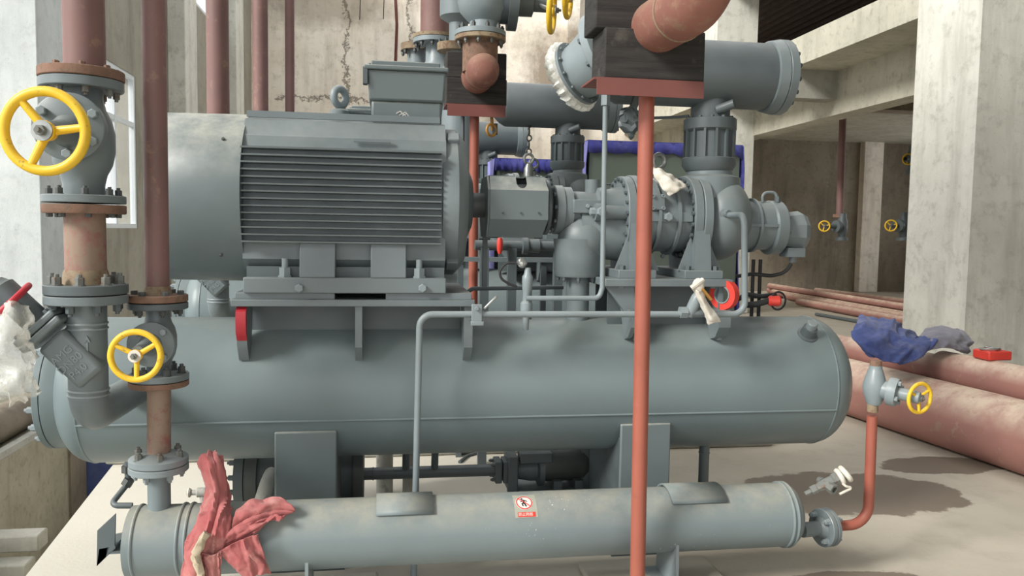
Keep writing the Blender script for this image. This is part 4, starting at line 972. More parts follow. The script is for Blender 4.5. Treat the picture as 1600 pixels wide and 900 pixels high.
labc = {'guard': 'coupling guard of the second unit seen over the front coupling guard', 'compressor': 'compressor casting of the second unit seen behind the front coupling guard', 'cbase': 'compressor pedestal of the second unit behind the front one',
        'check': 'smaller-looking ribbed check valve of the second unit, left of the blue-covered cabinet', 'filter': 'dark suction filter drum with domed left end behind the wrapped strainer'}
for k in labc: clone(UNIT[k], (-.25, 2.4, .17), labc[k])
for k in ('tank',): clone(UNIT[k], O3, {'tank': 'separator tank of the third unit at the back', 'motor': 'finned motor of the third unit at the back', 'base': 'motor base frame of the third unit at the back'}[k])
clone(UNIT['riser1'], (-.09, 4.95, .32), 'thick red vertical pipe left of the cracked back wall, on the third unit')
clone(UNIT['riser2'], (-.04, 4.95, .32), 'slender red vertical pipe in front of the cracked back wall, on the third unit')
for k in ('valve1', 'spool1', 'yvalve'): clone(UNIT[k], (-.09, 4.95, .32), {'valve1': 'stop valve of the third unit hidden behind the motors', 'spool1': 'pipe spool of the third unit hidden behind the motors', 'yvalve': 'inclined valve of the third unit hidden behind the motors'}[k])
for k in ('valve2', 'spool2', 'cooler'): clone(UNIT[k], (-.04, 4.95, .32), {'valve2': 'small stop valve of the third unit hidden behind the motors', 'spool2': 'small pipe spool of the third unit hidden behind the motors', 'cooler': 'oil cooler cylinder of the third unit at the back'}[k])
clone(UNIT['filter'], (-.62, 4.75, .16), 'dark drum with bolted end flange behind the second red post'); clone(UNIT['check'], (-.62, 4.75, .16), 'ribbed check valve of the third unit below its drum'); clone(UNIT['compressor'], (-.62, 4.75, .16), 'compressor casting of the third unit at the back'); clone(UNIT['cbase'], (-.62, 4.75, .16), 'compressor pedestal of the third unit at the back')
plinth(1, 5.75, 7.4, .14); plinth(2, 8.1, 9.9, .32)

# ================================================================== red posts, timber blocks and the elbows they carry
def post(label, x, y, zt, zb, xb, r, capx0, capx1, capy0, capy1, capz0, grp):
    t = thing('pipe_support_post', label, 'post', (x, y, zb))
    obj('post', MB().cyl((xb, y, zb), (x, y, zt), r, None, 28), 'primerpost', t)
    obj('base_plate', MB().box(xb-.09, xb+.09, y-.09, y+.09, zb, zb+.012), 'primerpost', t)
    obj('angle_front', MB().box(capx0, capx1, capy0, capy0+.008, capz0, zt+.0), 'primercap', t)
    obj('angle_seat', MB().box(capx0-.012, capx1, capy0+.008, capy1, zt-.008, zt), 'primercap', t)
    return t
z_c0, z_c1 = zz(151, 1.05, 3.09), zz(124, 1.05, 3.09)
post('tall orange-red support post with angle-iron cap standing in front of the tank', 1.052, 3.2, z_c1, 0, 1.072, .0325, at(933, 135, 3.09).x, at(1100, 135, 3.09).x, 3.09, 3.30, z_c0, 'red posts')
tag(obj('timber_block', MB().box(at(945, 80, 3.10).x, at(1102, 80, 3.10).x, 3.10, 3.30, z_c1, zz(46, 1.05, 3.10)), 'wood', bevel=.006), 'black timber block resting on the angle cap of the tall front post', 'block', 'timber pipe clamps')
zb_ = zz(46, 1.05, 3.10)
tag(obj('timber_block', MB().box(at(931, 20, 3.12).x, at(1094, 20, 3.12).x, 3.12, 3.31, zb_, zb_+.21), 'wood', bevel=.006), 'upper black timber block cut off by the top edge, behind the red pipe elbow', 'block', 'timber pipe clamps')
ex, ez = at(1040, 42, 3.1).x-.03, zz(40, 1.05, 3.1)
t = thing('pipe_elbow', 'dusty red pipe elbow bending down into the front timber blocks', 'pipe', (ex, 2.8, ez-.1))
obj('elbow', MB().tube([(ex, 3.13, ez), (ex+.03, 2.66, ez), (ex+.06, 2.66, ez+.45)], .105, 40, .17, 18), 'elbowdust', t)
obj('pipe', MB().cyl((ex+.058, 2.66, ez+.43), (ex+.2, 2.66, 6.5), .105, None, 40), 'primer', t)
obj('weld_seam', MB().torus((ex+.013, 2.90, ez), (-.06, 1, 0), .105, .004, 40, 8), 'rustlight', t)
# second support, behind
c0, c1 = zz(182, .63, 5.78), zz(163, .63, 5.78)
post('second orange-red support post farther back between motor and coupling guard', at(741, 200, 5.9).x, 5.9, c1, .14, at(740, 470, 5.9).x, .035, at(699, 172, 5.78).x, at(790, 172, 5.78).x, 5.78, 6.05, c0, 'red posts')
zm = zz(122, .63, 5.8)
tag(obj('timber_block', MB().box(at(697, 140, 5.8).x, at(792, 140, 5.8).x, 5.8, 6.06, c1, zm), 'wood', bevel=.008), 'lower black timber block on the cap of the second post', 'block', 'timber pipe clamps')
tag(obj('timber_block', MB().box(at(698, 100, 5.8).x, at(792, 100, 5.8).x, 5.81, 6.07, zm, zz(81, .63, 5.8)), 'wood', bevel=.008), 'upper black timber block of the second post behind a rusty elbow', 'block', 'timber pipe clamps')
e2x, e2z = at(746, 122, 5.75).x, zz(120, .65, 5.75)
t = thing('pipe_elbow', 'rusty orange elbow with flange above, in front of the second timber blocks', 'pipe', (e2x, 5.6, e2z-.12))
e2y = 5.60
obj('stub', MB().lathe([(0, .112), (.30, .112), (.34, .112), (.385, .104), (.42, .08), (.435, .04), (.438, .004)], (e2x, 5.84, e2z), (.03, -1, 0), 40), 'elbowdust', t)
obj('weld_seam', MB().torus((e2x+.01, 5.56, e2z), (0, 1, 0), .112, .005, 36, 8), 'rust', t)
fz = zz(49, e2x, e2y-.17)
obj('pipe', MB().cyl((e2x, e2y, e2z), (e2x, e2y, fz), .122, None, 36), 'rust', t)
f = obj('flange', MB().lathe([(fz-.03, .172), (fz-.026, .176), (fz-.004, .176), (fz, .172)], (e2x, e2y, 0), (0, 0, 1), 44), 'rustlight', t)
boltring(f, (e2x, e2y, fz-.03), (0, 0, -1), .15, 10, .013, 'stud', 'bolt')
t = thing('globe_valve', 'big pale grey globe valve at the top edge, standing on the rusty elbow flange', 'valve', (e2x, e2y, fz))
f = obj('lower_flange', MB().lathe([(fz+.003, .172), (fz+.006, .176), (fz+.035, .176), (fz+.038, .172)], (e2x, e2y, 0), (0, 0, 1), 44), 'greylight', t)
boltring(f, (e2x, e2y, fz+.038), (0, 0, 1), .15, 10, .016, 'stud', 'boltdark')
obj('valve_body', MB().lathe([(fz+.03, .105), (fz+.10, .105), (fz+.12, .13), (fz+.17, .175), (fz+.26, .195), (fz+.36, .18), (fz+.45, .12), (fz+.60, .11)], (e2x+.03, e2y, 0), (0, 0, 1), 44), 'greylight', t)
hz = fz+.255
obj('bonnet', MB().lathe([(.0, .15), (.17, .15), (.171, .19), (.20, .19), (.202, .19), (.235, .19), (.236, .09), (.34, .085), (.35, .05), (.48, .045)], (e2x+.02, e2y, hz), V((1, -.06, -.05)), 36), 'greydark', t)
w1 = at(862, 16, 5.3); obj('stem', MB().cyl((e2x+.4, e2y-.03, hz-.02), w1, .014, None, 12), 'steel', t)
handwheel(t, w1, V((1, -.33, -.05)), .155, 'yellow', 3, .4, .12, .05)
w2 = at(887, -4, 5.6); t = thing('globe_valve', 'valve whose yellow handwheel just shows at the top edge, right of another handwheel', 'valve', w2)
handwheel(t, w2, V((1, -.4, -.05)), .15, 'yellow', 3, .4, .12, .05)
obj('stem', MB().cyl(w2, w2+V((-.45, .25, .02)), .016, None, 12), 'steel', t); sphere_ = MB(); sphere(sphere_, w2+V((-.55, .3, .05)), .16, 24, 14); obj('valve_body', sphere_, 'greylight', t)
obj('riser', MB().cyl(w2+V((-.55, .3, .15)), (w2.x-.55, w2.y+.3, 7), .09, None, 24), 'primer', t)
# riser with grey valve behind the terminal box
rx, ry = at(680, 40, 7.5).x, 7.5; rz = zz(50, rx, ry-.15)
t = thing('far_riser', 'red pipe flanged onto a grey valve just above the terminal box', 'pipe', (rx, ry, 0))
obj('pipe', MB().cyl((rx, ry, rz), (rx, ry, 9.2), .135, None, 36), 'primer', t)
f = obj('flange', MB().lathe([(rz-.03, .2), (rz, .2)], (rx, ry, 0), (0, 0, 1), 40), 'rustlight', t)
g = obj('valve_flange', MB().lathe([(rz-.075, .2), (rz-.035, .2)], (rx, ry, 0), (0, 0, 1), 40), 'greylight', t); boltring(g, (rx, ry, rz-.075), (0, 0, -1), .17, 10, .018, 'stud', 'boltdark')
obj('valve_body', MB().lathe([(rz-.5, .17), (rz-.36, .165), (rz-.30, .15), (rz-.23, .105), (rz-.07, .105)], (rx+.02, ry, 0), (0, 0, 1), 40), 'greylight', t)
obj('lower_pipe', MB().cyl((rx, ry, 0), (rx, ry, rz-.48), .12, None, 32), 'greylight', t)
r2x = at(652, 70, 8.6).x; r2z = zz(66, r2x, 8.5)
t = thing('far_nozzle', 'small pale flange showing left of the red pipe above the terminal box', 'pipe', (r2x, 8.6, 0))
f = obj('flange', MB().lathe([(r2z-.07, .17), (r2z, .17)], (r2x, 8.6, 0), (0, 0, 1), 36), 'rustlight', t); boltring(f, (r2x, 8.6, r2z-.07), (0, 0, -1), .15, 8, .02, 'stud', 'boltdark')
obj('pipe', MB().cyl((r2x, 8.6, 0), (r2x, 8.6, r2z-.05), .1, None, 28), 'greylight', t)
r3x = at(707, 75, 6.9).x; r3z = zz(70, r3x, 6.8)
t = thing('far_nozzle', 'pale flange peeping out left of the second timber blocks', 'pipe', (r3x, 6.9, 1.33))
f = obj('flange', MB().lathe([(r3z-.035, .13), (r3z+.03, .13)], (r3x, 6.9, 0), (0, 0, 1), 36), 'rustlight', t); boltring(f, (r3x, 6.9, r3z+.03), (0, 0, 1), .11, 8, .014, 'stud', 'boltdark')
obj('pipe', MB().lathe([(1.33, .08), (1.9, .08), (2.0, .17), (2.3, .17), (r3z-.1, .08), (r3z+.2, .08), (r3z+.25, .16), (4.2, .16)], (r3x+.05, 6.9, 0), (0, 0, 1), 28), 'greylight', t)

# ---- wrapped strainer left of the front timber blocks
F_ = at(947, 87, 4.0); ax = V((-.62, .68, -.38)).normalized()
t = thing('wrapped_strainer', 'pale grey conical pipe end wrapped in white film left of the front timber blocks', 'strainer', F_-V((0, 0, .2)))
fl_ = obj('flange', MB().lathe([(-.045, .222), (-.042, .226), (-.003, .226), (0, .222)], F_, ax, 56), 'greylight', t)
boltring(fl_, F_-ax*.045, -ax, .185, 10, .024, 'stud', 'greylight', .25); boltring(fl_, F_, ax, .195, 10, .018, 'hex', 'greydark', .25)
obj('cone', MB().lathe([(-.01, .19), (.03, .178), (.06, .168), (.14, .148), (.19, .14)], F_, ax, 48), 'greylight', t)
r_ = obj('retaining_ring', MB().lathe([(.175, .14), (.178, .172), (.196, .172), (.198, .15)], F_, ax, 48), 'grey', t); boltring(r_, F_+ax*.177, -ax, .157, 12, .009, 'hex', 'grey')
a_, b_, c_ = basis(ax); cr = []
for tt, r0_, amp in ((.192, .168, 0), (.206, .186, .004), (.225, .190, .008), (.245, .178, .012), (.265, .15, .016)):
    cr.append([F_+ax*(tt+amp*.6*math.sin(i*2.9))+(a_*math.cos(2*PI*i/96)+b_*math.sin(2*PI*i/96))*(r0_+amp*math.sin(i*1.7)+amp*.6*math.sin(i*3.1)) for i in range(97)])
mbw = MB().grid(cr); k = len(mbw.v); mbw.v.append(F_+ax*.27); mbw.f += [(4*97+i, 4*97+i+1, k) for i in range(96)]
obj('film_wrap', mbw, 'wrap', t)
obj('pipe', MB().tube([F_-ax*.04, (1.16, 4.06, 2.52), (1.3, TY, 2.52), (1.5, TY, 2.52)], .13, 28, .1), 'greydark', t)

# ================================================================== small-bore pipes on the front unit
yA = 3.70
t = thing('oil_pipe', 'thin grey pipe bent across the upper front of the tank and down to the floor', 'pipe', at(648, 762, yA))
zh = zz(491, .9, yA)
obj('pipe', MB().tube([(at(647, 800, yA).x, yA, .0), (at(656, 491, yA).x, yA, zh), (at(1164, 487, yA).x, yA, zh), (at(1163, 336, yA).x, yA, zz(336, 1.74, yA)), (at(1136, 336, 4.0).x, 3.99, zz(336, 1.7, 4.0))], .0155, 16, .06, 8), 'greylight', t)
n_ = at(1134, 334, 3.98); obj('union', MB().lathe([(0, .03), (.02, .03), (.025, .022), (.05, .02)], n_+V((0, .03, 0)), (.2, -1, 0), 20), 'grey', t)
cp = at(746, 492, yA-.02)
cl = obj('pipe_clip', MB().box(cp.x-.028, cp.x+.022, yA-.024, yA-.018, cp.z-.035, cp.z+.05).box(cp.x-.03, cp.x+.03, yA-.03, yA+.03, cp.z-.05, cp.z-.03), 'greylight', t, bevel=.004); bolt(cl, (cp.x-.004, yA-.024, cp.z+.03), (0, -1, 0), .011, 'hex', 'greylight')
lv = at(752, 487, yA); obj('clip_lever', MB().obox(at(766, 473, yA), (.085, .012, .014), at(775, 464, yA)-at(757, 482, yA), (0, -1, 0)), 'steel', cl, bevel=.004)
# drain valve with rag tied on
vc = at(1078, 488, yA); tp = at(1095, 455, yA-.02); d = (tp-vc)
t = thing('needle_valve', 'small grey angle valve on the thin pipe with white rag tied to it', 'valve', vc)
obj('valve_body', MB().lathe([(-.02, .022), (.02, .028), (.05, .03), (d.length*.7, .03), (d.length, .02)], vc, d, 20), 'greylight', t)
obj('union_nut', MB().lathe([(0, .030), (.035, .030)], at(1062, 488, yA), (1, 0, 0), 6), 'greylight', t)
obj('valve_socket', MB().lathe([(0, .024), (.11, .024)], at(1075, 488, yA), (1, 0, 0), 16), 'grey', t)
rg = thing('tied_rag', 'white rag knotted round the small valve and hanging over the tank', 'rag', at(1095, 470, yA-.05))
kn = MB(); sphere(kn, at(1091, 447, yA-.05), .03, 14, 9, (1, .8, 1.3)); obj('knot', kn, 'rag', rg)
cloth_obj('hanging_end', patch([[at(1086, 452, yA-.06), at(1091, 455, yA-.085), at(1097, 452, yA-.06)], [at(1094, 475, yA-.05), at(1100, 475, yA-.085), at(1106, 473, yA-.055)], [at(1103, 497, yA-.04), at(1110, 496, yA-.08), at(1119, 490, yA-.05)], [at(1107, 508, yA-.03), at(1115, 505, yA-.07), at(1126, 503, yA-.045)]], 6, .006, 30), 'rag', rg)
obj('tie_end', MB().tube([at(1080, 450, yA-.06), at(1090, 443, yA-.07), at(1098, 437, yA-.06)], .012, 8, .02), 'rag', rg)
obj('wood_tag', MB().obox(at(1104, 460, yA-.07), (.07, .012, .018), at(1110, 467, yA)-at(1098, 452, yA), (0, -1, 0)), 'brass', rg)
# thin vertical line from the timber cap
yB = 3.74
t = thing('oil_line', 'thin grey tube dropping from behind the timber blocks and bending left', 'pipe', at(940, 460, yB))
obj('pipe', MB().tube([at(946, 165, yB), at(941, 450, yB), at(936, 466, yB), at(822, 466, yB)], .0125, 14, .05, 8), 'greylight', t)
n_ = at(946, 165, yB); obj('fitting', MB().lathe([(0, .022), (.05, .022)], n_, (0, 0, 1), 6).lathe([(.05, .016), (.11, .016)], n_, (0, 0, 1), 12).lathe([(.06, .026), (.085, .026)], n_, (0, 0, 1), 6), 'greylight', t)
# standing valve with foil and cable
vb = at(814, 500, 3.78)
t = thing('sensor_valve', 'small upright valve fitting with foil-wrapped head and black cable on the tank', 'valve', at(816, 515, 3.78))
q = lambda py: zz(py, vb.x, 3.78)
obj('valve_body', MB().lathe([(q(515), .015), (q(490), .018), (q(488), .03), (q(474), .03), (q(470), .02), (q(455), .02), (q(452), .024), (q(438), .026), (q(432), .026), (q(428), .018), (q(418), .014)], (vb.x, 3.78, 0), (.02, 0, 1), 16), 'greylight', t)
fo = MB(); sphere(fo, (vb.x, 3.78, q(411)), .024, 12, 8, (1, 1, 1.0)); fo.v = [p+V((noise.noise(p*60)*.006, noise.noise(p*60+V((5, 0, 0)))*.006, noise.noise(p*60+V((0, 7, 0)))*.006)) for p in fo.v]; obj('foil_wrap', fo, 'steel', t, smooth=10)
obj('cable', MB().tube([at(805, 411, 3.78), at(790, 411, 3.78), at(780, 424, 3.78), at(783, 436, 3.78), at(796, 444, 3.78), at(808, 448, 3.78)], .006, 8, .04), 'rubber', t)
br = at(823, 470, 3.82); obj('bracket', MB().box(br.x-.006, br.x+.0, 3.80, 3.83, q(500), q(435)).box(br.x+.016, br.x+.022, 3.80, 3.83, q(500), q(435)).box(br.x-.006, br.x+.022, 3.80, 3.83, q(470), q(462)), 'grey', t)
# plate frame behind
t = thing('cross_beam', 'dark horizontal steel strip lying across the top of the tank near the second post', 'beam', at(790, 450, 4.3))
obj('strip', MB().tube([at(730, 457, 4.45), at(738, 451, 4.45), at(880, 449, 4.45)], .012, 10, .03), 'greydark', t)

# pipe at the right with its valve
t = thing('return_pipe', 'red bent pipe rising from the right end of the oil cooler to a valve', 'pipe', at(1325, 822, 3.43))
e0 = V((at(1268, 822, 3.45).x-.03, CY, zz(826, 2.1, 3.45)))+V((1, .17, 0)).normalized()*.118
ux = at(1365, 640, 3.47).x; PYV = 3.47
obj('pipe', MB().tube([e0+V((.0, 0, 0)), e0+V((.025, .007, 0)), (ux, PYV, e0.z+.006), (ux-.006, PYV, zz(650, ux, PYV))], .0245, 24, .115, 12), 'primerpost', t)
f = obj('flange', MB().lathe([(0, .088), (.002, .091), (.018, .091), (.02, .088)], e0, V((1, .17, 0)), 40), 'grey', t); boltring(f, e0+V((1, .17, 0)).normalized()*.02, V((1, .17, 0)), .068, 4, .012, 'stud', 'greylight', .75)
obj('scuffed_sleeve', MB().lathe([(0, .0255), (.05, .0255)], (ux-.006, PYV, zz(643, ux, PYV)), (0, 0, 1), 24), 'rustlight', t)
t = thing('angle_valve', 'small pale grey valve with yellow handwheel right of the tank, on the red bent pipe', 'valve', (ux, PYV, zz(632, ux, PYV)))
zc = zz(605, ux, PYV); zb = zz(632, ux, PYV); zt = zz(575, ux, PYV)
obj('valve_body', MB().lathe([(zb, .03), (zb+.01, .036), (zc-.03, .05), (zc, .055), (zc+.03, .05), (zt-.01, .034), (zt, .03), (zt+.012, .03)], (ux, PYV, 0), (0, 0, 1), 28), 'greylight', t)
obj('inlet_stub', MB().cyl((ux, PYV, zt), (ux, PYV, zz(563, ux, PYV)), .027, None, 24), 'rust', t)
wv = at(1437, 622, 3.33); cc = V((ux+.01, PYV-.005, zc-.005)); ax = (wv-cc).normalized()
obj('bonnet_neck', MB().lathe([(0, .045), (.05, .045)], cc, ax, 28), 'greylight', t)
bf = obj('bonnet_flange', MB().lathe([(.05, .066), (.068, .068), (.072, .068), (.09, .066)], cc, ax, 32), 'greylight', t); boltring(bf, cc+ax*.09, ax, .052, 4, .012, 'hex', 'greylight', .4)
obj('bonnet', MB().lathe([(.09, .03), (.185, .028), (.19, .02)], cc, ax, 20), 'greylight', t); obj('stem', MB().cyl(cc+ax*.18, wv, .009, None, 12), 'steel', t)
handwheel(t, wv, V((.22, -1, -.02)), .077, 'yellow', 3, .55, .115, .1, 'bolt')
# relief valve on the cooler's end
a = at(1258, 772, 3.40); b = at(1326, 738, 3.36); d = b-a
t = thing('relief_valve', 'small dirty grey relief valve with white tape on the right end of the oil cooler', 'valve', a)
obj('body', MB().lathe([(0, .012), (.03, .012), (.031, .022), (.06, .022), (.061, .018), (.07, .022), (.11, .026), (.14, .024), (.145, .03), (.205, .03), (.21, .02)], a, d, 8), 'bolt', t, smooth=20)
s_ = at(1292, 757, 3.38); obj('side_port', MB().ring(s_+V((0, .0, 0)), (.25, -1, -.25), .026, .015, .05, 6).cyl(s_+V((0, .03, 0)), s_+V((0, .06, 0)), .02), 'bolt', t, smooth=20)
tp = MB().torus(a+d*.80, d, .031, .011, 20, 8).torus(a+d*.93, d+V((0, 0, .05)), .033, .012, 20, 8); obj('tape', tp, 'rag', t)
obj('tape_bow', MB().tube([a+d*.78+V((0, -.03, -.02)), at(1322, 760, 3.33), at(1333, 762, 3.33), at(1320, 768, 3.33), at(1312, 772, 3.33)], .006, 8, .01), 'rag', t)
# bent tube at the left end of the cooler
t = thing('bent_tube', 'thin grey bent tube at the left end of the oil cooler', 'pipe', at(175, 790, 3.5))
obj('tube', MB().tube([(at(195, 790, 3.5).x+.03, 3.5, zz(790, -1.05, 3.5)), at(172, 790, 3.5), at(200, 755, 3.62), at(199, 722, 3.62)], .0125, 14, .025, 6), 'greydark', t)
obj('union', MB().lathe([(0, .024), (.03, .024)], at(197, 758, 3.61), V((.35, 0, .6)), 6).lathe([(0, .024), (.03, .024)], at(199, 738, 3.62), (0, 0, 1), 6), 'boltdark', t)

# ================================================================== below the tank: pump set, vessel, header, legs
hy = 4.62
v0, v1 = at(374, 745, hy).x, at(556, 745, hy).x; vz = .25; vr = .175
t = thing('filter_vessel', 'dark grey horizontal vessel with bolted end flange under the tank, behind the left saddle', 'vessel', ((v0+v1)/2, hy, 0))
obj('shell', MB().lathe([(v0+.12, vr), (v1, vr)], (0, hy, vz), (1, 0, 0), 48), 'greydark', t)
f = obj('end_flange', MB().lathe([(v0, vr+.03), (v0+.05, vr+.03)], (0, hy, vz), (1, 0, 0), 48), 'greydark', t); boltring(f, (v0, hy, vz), (-1, 0, 0), vr+.005, 14, .015, 'stud', 'greydark')
obj('shell_flange', MB().lathe([(v0+.055, vr+.03), (v0+.12, vr+.03)], (0, hy, vz), (1, 0, 0), 48), 'boltdark', t)
obj('end_flange', MB().lathe([(v1-.01, vr+.03), (v1+.045, vr+.03)], (0, hy, vz), (1, 0, 0), 48), 'boltdark', t)
obj('cradle', MB().box(v0+.25, v0+.32, hy-.12, hy+.12, 0, vz-.14).box(v1-.25, v1-.18, hy-.12, hy+.12, 0, vz-.14), 'greydark', t)
q0 = at(413, 745, 4.4); obj('branch_pipe', MB().tube([(q0.x+.03, 4.5, vz+.05), (q0.x+.02, 4.36, vz+.02), (q0.x-.05, 4.25, .03)], .04, 16, .05), 'pvc', t)
t = thing('oil_header', 'dark grey header pipe with flanged joint running along under the tank', 'pipe', at(660, 738, hy))
zh = zz(737, .3, hy); xA, xB = v1+.04, at(772, 730, hy).x
obj('pipe', MB().cyl((xA, hy, zh), (xB, hy, zh), .035, None, 24), 'greydark', t); obj('weld_seam', MB().torus((at(583, 740, hy).x, hy, zh), (1, 0, 0), .035, .004, 24, 6), 'greydark', t)
for px in (634, 679): xx = at(px, 720, hy).x; obj('branch', MB().cyl((xx, hy, zh), (xx, hy-.1, TZ-TR+.05), .021, None, 16), 'greydark', t)
for k in range(2): 
    fx_ = xB+k*.047; f = obj('square_flange', MB().box(fx_, fx_+.04, hy-.065, hy+.065, zh-.065, zh+.065), 'greydark', t, bevel=.006)
    for i in (-1, 1):
        for j in (-1, 1): bolt(f, (fx_+(.04 if k else 0), hy+.045*i, zh+.045*j), (1 if k else -1, 0, 0), .011, 'stud', 'greydark')
obj('pipe', MB().cyl((xB+.08, hy, zh), (at(800, 727, hy).x, hy, zh), .03, None, 20), 'greydark', t)
p0x, p1x = at(796, 727, hy).x, at(918, 727, hy).x
t = thing('oil_pump', 'dark grey oil pump and motor on a small steel bed under the tank', 'pump', ((p0x+p1x)/2, hy, 0))
obj('bed_channel', MB().box(p0x+.02, p1x, hy-.22, hy-.18, .0, .10).box(p0x+.02, p1x, hy+.18, hy+.22, 0, .10).box(p0x+.02, p1x, hy-.22, hy+.22, .10, .12), 'grey', t)
obj('bed_ledge', MB().box(p0x+.02, p1x, hy-.27, hy-.20, .12, .135), 'cooler', t)
obj('pump_flange', MB().box(p0x-.02, p0x+.04, hy-.09, hy+.09, .12, zh+.10), 'greydark', t, bevel=.008)
obj('pump_body', MB().lathe([(p0x+.04, .055), (p0x+.12, .07), (p0x+.16, .07), (p0x+.17, .10), (p0x+.2, .10)], (0, hy, zh), (1, 0, 0), 28), 'greydark', t)
obj('pump_motor', MB().lathe([(p0x+.2, .11), (p1x-.04, .11), (p1x-.01, .09)], (0, hy+.02, zh+.03), (1, 0, 0), 32), 'boltdark', t)
obj('pump_block', MB().box(p0x+.05, p0x+.24, hy-.10, hy+.02, zh+.06, zh+.12), 'greydark', t, bevel=.006)
obj('pump_feet', MB().box(p0x+.25, p0x+.3, hy-.1, hy+.1, .12, zh-.05).box(p1x-.1, p1x-.05, hy-.1, hy+.1, .12, zh-.05), 'greydark', t)
pn = at(918, 720, 4.42).x, at(980, 720, 4.42).x
tag(obj('steel_plate', MB().box(pn[0], pn[1]+.12, 4.56, 4.60, 0, .52), 'greyclean'), 'plain blue-grey steel plate under the tank beside the right saddle', 'plate')
for px, w_, y_, m_, lab, cat, nm in ((601, .052, 4.95, 'pvc', 'pale round standing pipe seen under the tank, left of a square post', 'pipe', 'standing_pipe'), (642, .05, 4.9, 'plastergrey', 'speckled square concrete post seen under the tank', 'post', 'concrete_post')):
    x = at(px, 740, y_).x
    if nm == 'standing_pipe': tag(obj(nm, MB().cyl((x, y_, 0), (x, y_, .60), w_, None, 24), m_), lab, cat)
    else: tag(obj(nm, MB().box(x-w_, x+w_, y_-w_, y_+w_, 0, .46), m_, bevel=.006), lab, cat)
x = at(1100, 715, 4.25).x
t = thing('drain_pipe', 'slim grey vertical drain pipe under the right part of the tank', 'pipe', (x, 4.25, 0)); obj('pipe', MB().cyl((x, 4.25, 0), (x, 4.25, TZ-TR+.03), .029, None, 20), 'greyclean', t); obj('weld_seam', MB().torus((x, 4.25, zz(709, x, 4.22)), (0, 0, 1), .029, .004, 20, 6), 'greyclean', t)
tag(obj('floor_hose', MB().tube([atz(718, 722, .01), atz(730, 712, .01), atz(760, 704, .01), atz(800, 703, .01)], .012, 8, .1), 'greydark'), 'thin dark hose curving on the floor behind the tank', 'hose')
# concrete pads under the cooler feet
for px, nm in ((478, 'low concrete pad under the left foot of the oil cooler'), (1050, 'low concrete pad under the right foot of the oil cooler')):
    x = at(px, 880, 3.37).x; tag(obj('concrete_pad', MB().box(x-.35, x+.30, 3.18, 3.72, 0, .04), 'floor', bevel=.012), nm, 'pad')

# ---- small fittings seen between the units
p = at(769, 204, 5.85); t = thing('hand_valve', 'tiny brass hand valve hanging on a rod under the second timber blocks', 'valve', p-V((0, 0, .05)))
obj('rod', MB().cyl(p, (p.x-.005, 5.85, c0+.02), .012, None, 10), 'brass', t); obj('wheel', MB().torus(p+V((-.01, -.03, 0)), (.6, -1, 0), .042, .01, 20, 8), 'brass', t); obj('body', MB().lathe([(-.03, .02), (.05, .02)], p+V((.02, 0, 0)), (0, 0, 1), 8), 'boltdark', t)
p = at(986, 180, 4.05); t = thing('rag_bundle', 'dark bundle of dirty rag tied round a small fitting below the front timber blocks', 'rag', p-V((0, 0, .1)))
m = MB(); sphere(m, p-V((0, 0, .03)), .05, 18, 12, (1, .8, 1.5)); m.v = [q+V((noise.noise(q*35), noise.noise(q*35+V((4, 0, 0))), noise.noise(q*35+V((0, 4, 0)))))*.035 for q in m.v]; obj('bundle', m, 'greydark', t); obj('fitting', MB().cyl(p, (p.x+.03, 4.05, 2.36), .022, None, 8), 'boltdark', t)
tag(obj('sensing_tube', MB().tube([at(966, 186, 4.2), at(1062, 183, 4.2), at(1076, 181, 4.16)], .008, 8), 'greydark'), 'thin level tube running left from the front check valve', 'tube')
t = thing('bypass_pipe', 'dark grey horizontal pipe with red-handled valve seen below the coupling guard', 'pipe', at(820, 386, 5.5))
pz = zz(384, .95, 5.5)
obj('pipe', MB().lathe([(at(742, 386, 5.5).x, .035), (at(815, 386, 5.5).x, .035), (at(816, 386, 5.5).x, .06), (at(824, 386, 5.5).x, .06), (at(825, 386, 5.5).x, .045), (at(842, 386, 5.5).x, .05), (at(844, 386, 5.5).x, .035), (at(900, 386, 5.5).x, .035)], (0, 5.5, pz), (1, 0, 0), 24), 'greydark', t)
for px in (757, 800, 872): xx = at(px, 390, 5.5).x; obj('support', MB().box(xx-.03, xx+.03, 5.47, 5.53, 0, pz), 'greydark', t)
q = at(781, 383, 5.42); tag(obj('valve_handle', MB().lathe([(-.06, .012), (-.03, .02), (.02, .022), (.05, .015)], q, (0, 0, 1), 10), 'redpaint', t), 'red valve handle')
t = thing('rear_rail', 'horizontal steel rail in front of the second tank below the coupling guard', 'rail', at(790, 404, 5.7))
zr = zz(405, .9, 5.7); obj('rail', MB().box(at(700, 405, 5.7).x, at(885, 405, 5.7).x, 5.68, 5.76, zr-.02, zr+.012), 'grey', t)
for px in (720, 850): xx = at(px, 410, 5.7).x; obj('rail_leg', MB().box(xx-.02, xx+.02, 5.7, 5.74, 0, zr-.01), 'greydark', t)
t = thing('control_cable', 'dark cable sagging from the compressor end housing at right', 'cable', at(1200, 432, 4.2))
obj('cable', MB().tube([at(1236, 412, 4.15), at(1228, 426, 4.15), at(1205, 431, 4.2), at(1175, 428, 4.25), at(1150, 432, 4.3)], .011, 8, .08, 6), 'rubber', t)
for px, nm in ((1187, 'conduit'), (1176, 'conduit')): obj(nm, MB().cyl((at(px, 440, 4.35).x, 4.35, 1.16), (at(px, 440, 4.35).x, 4.35, zz(405, 2.0, 4.35)), .011, None, 8), 'rubber', t)
p = at(1208, 470, 4.2); t = thing('hose_coupling', 'black hose with a red coupling lying on top of the tank at right', 'hose', p-V((0, 0, .03)))
obj('coupling', MB().lathe([(0, .022), (.01, .03), (.06, .03), (.07, .02)], p-V((.03, 0, 0)), (1, -.3, 0), 16), 'redpaint', t)
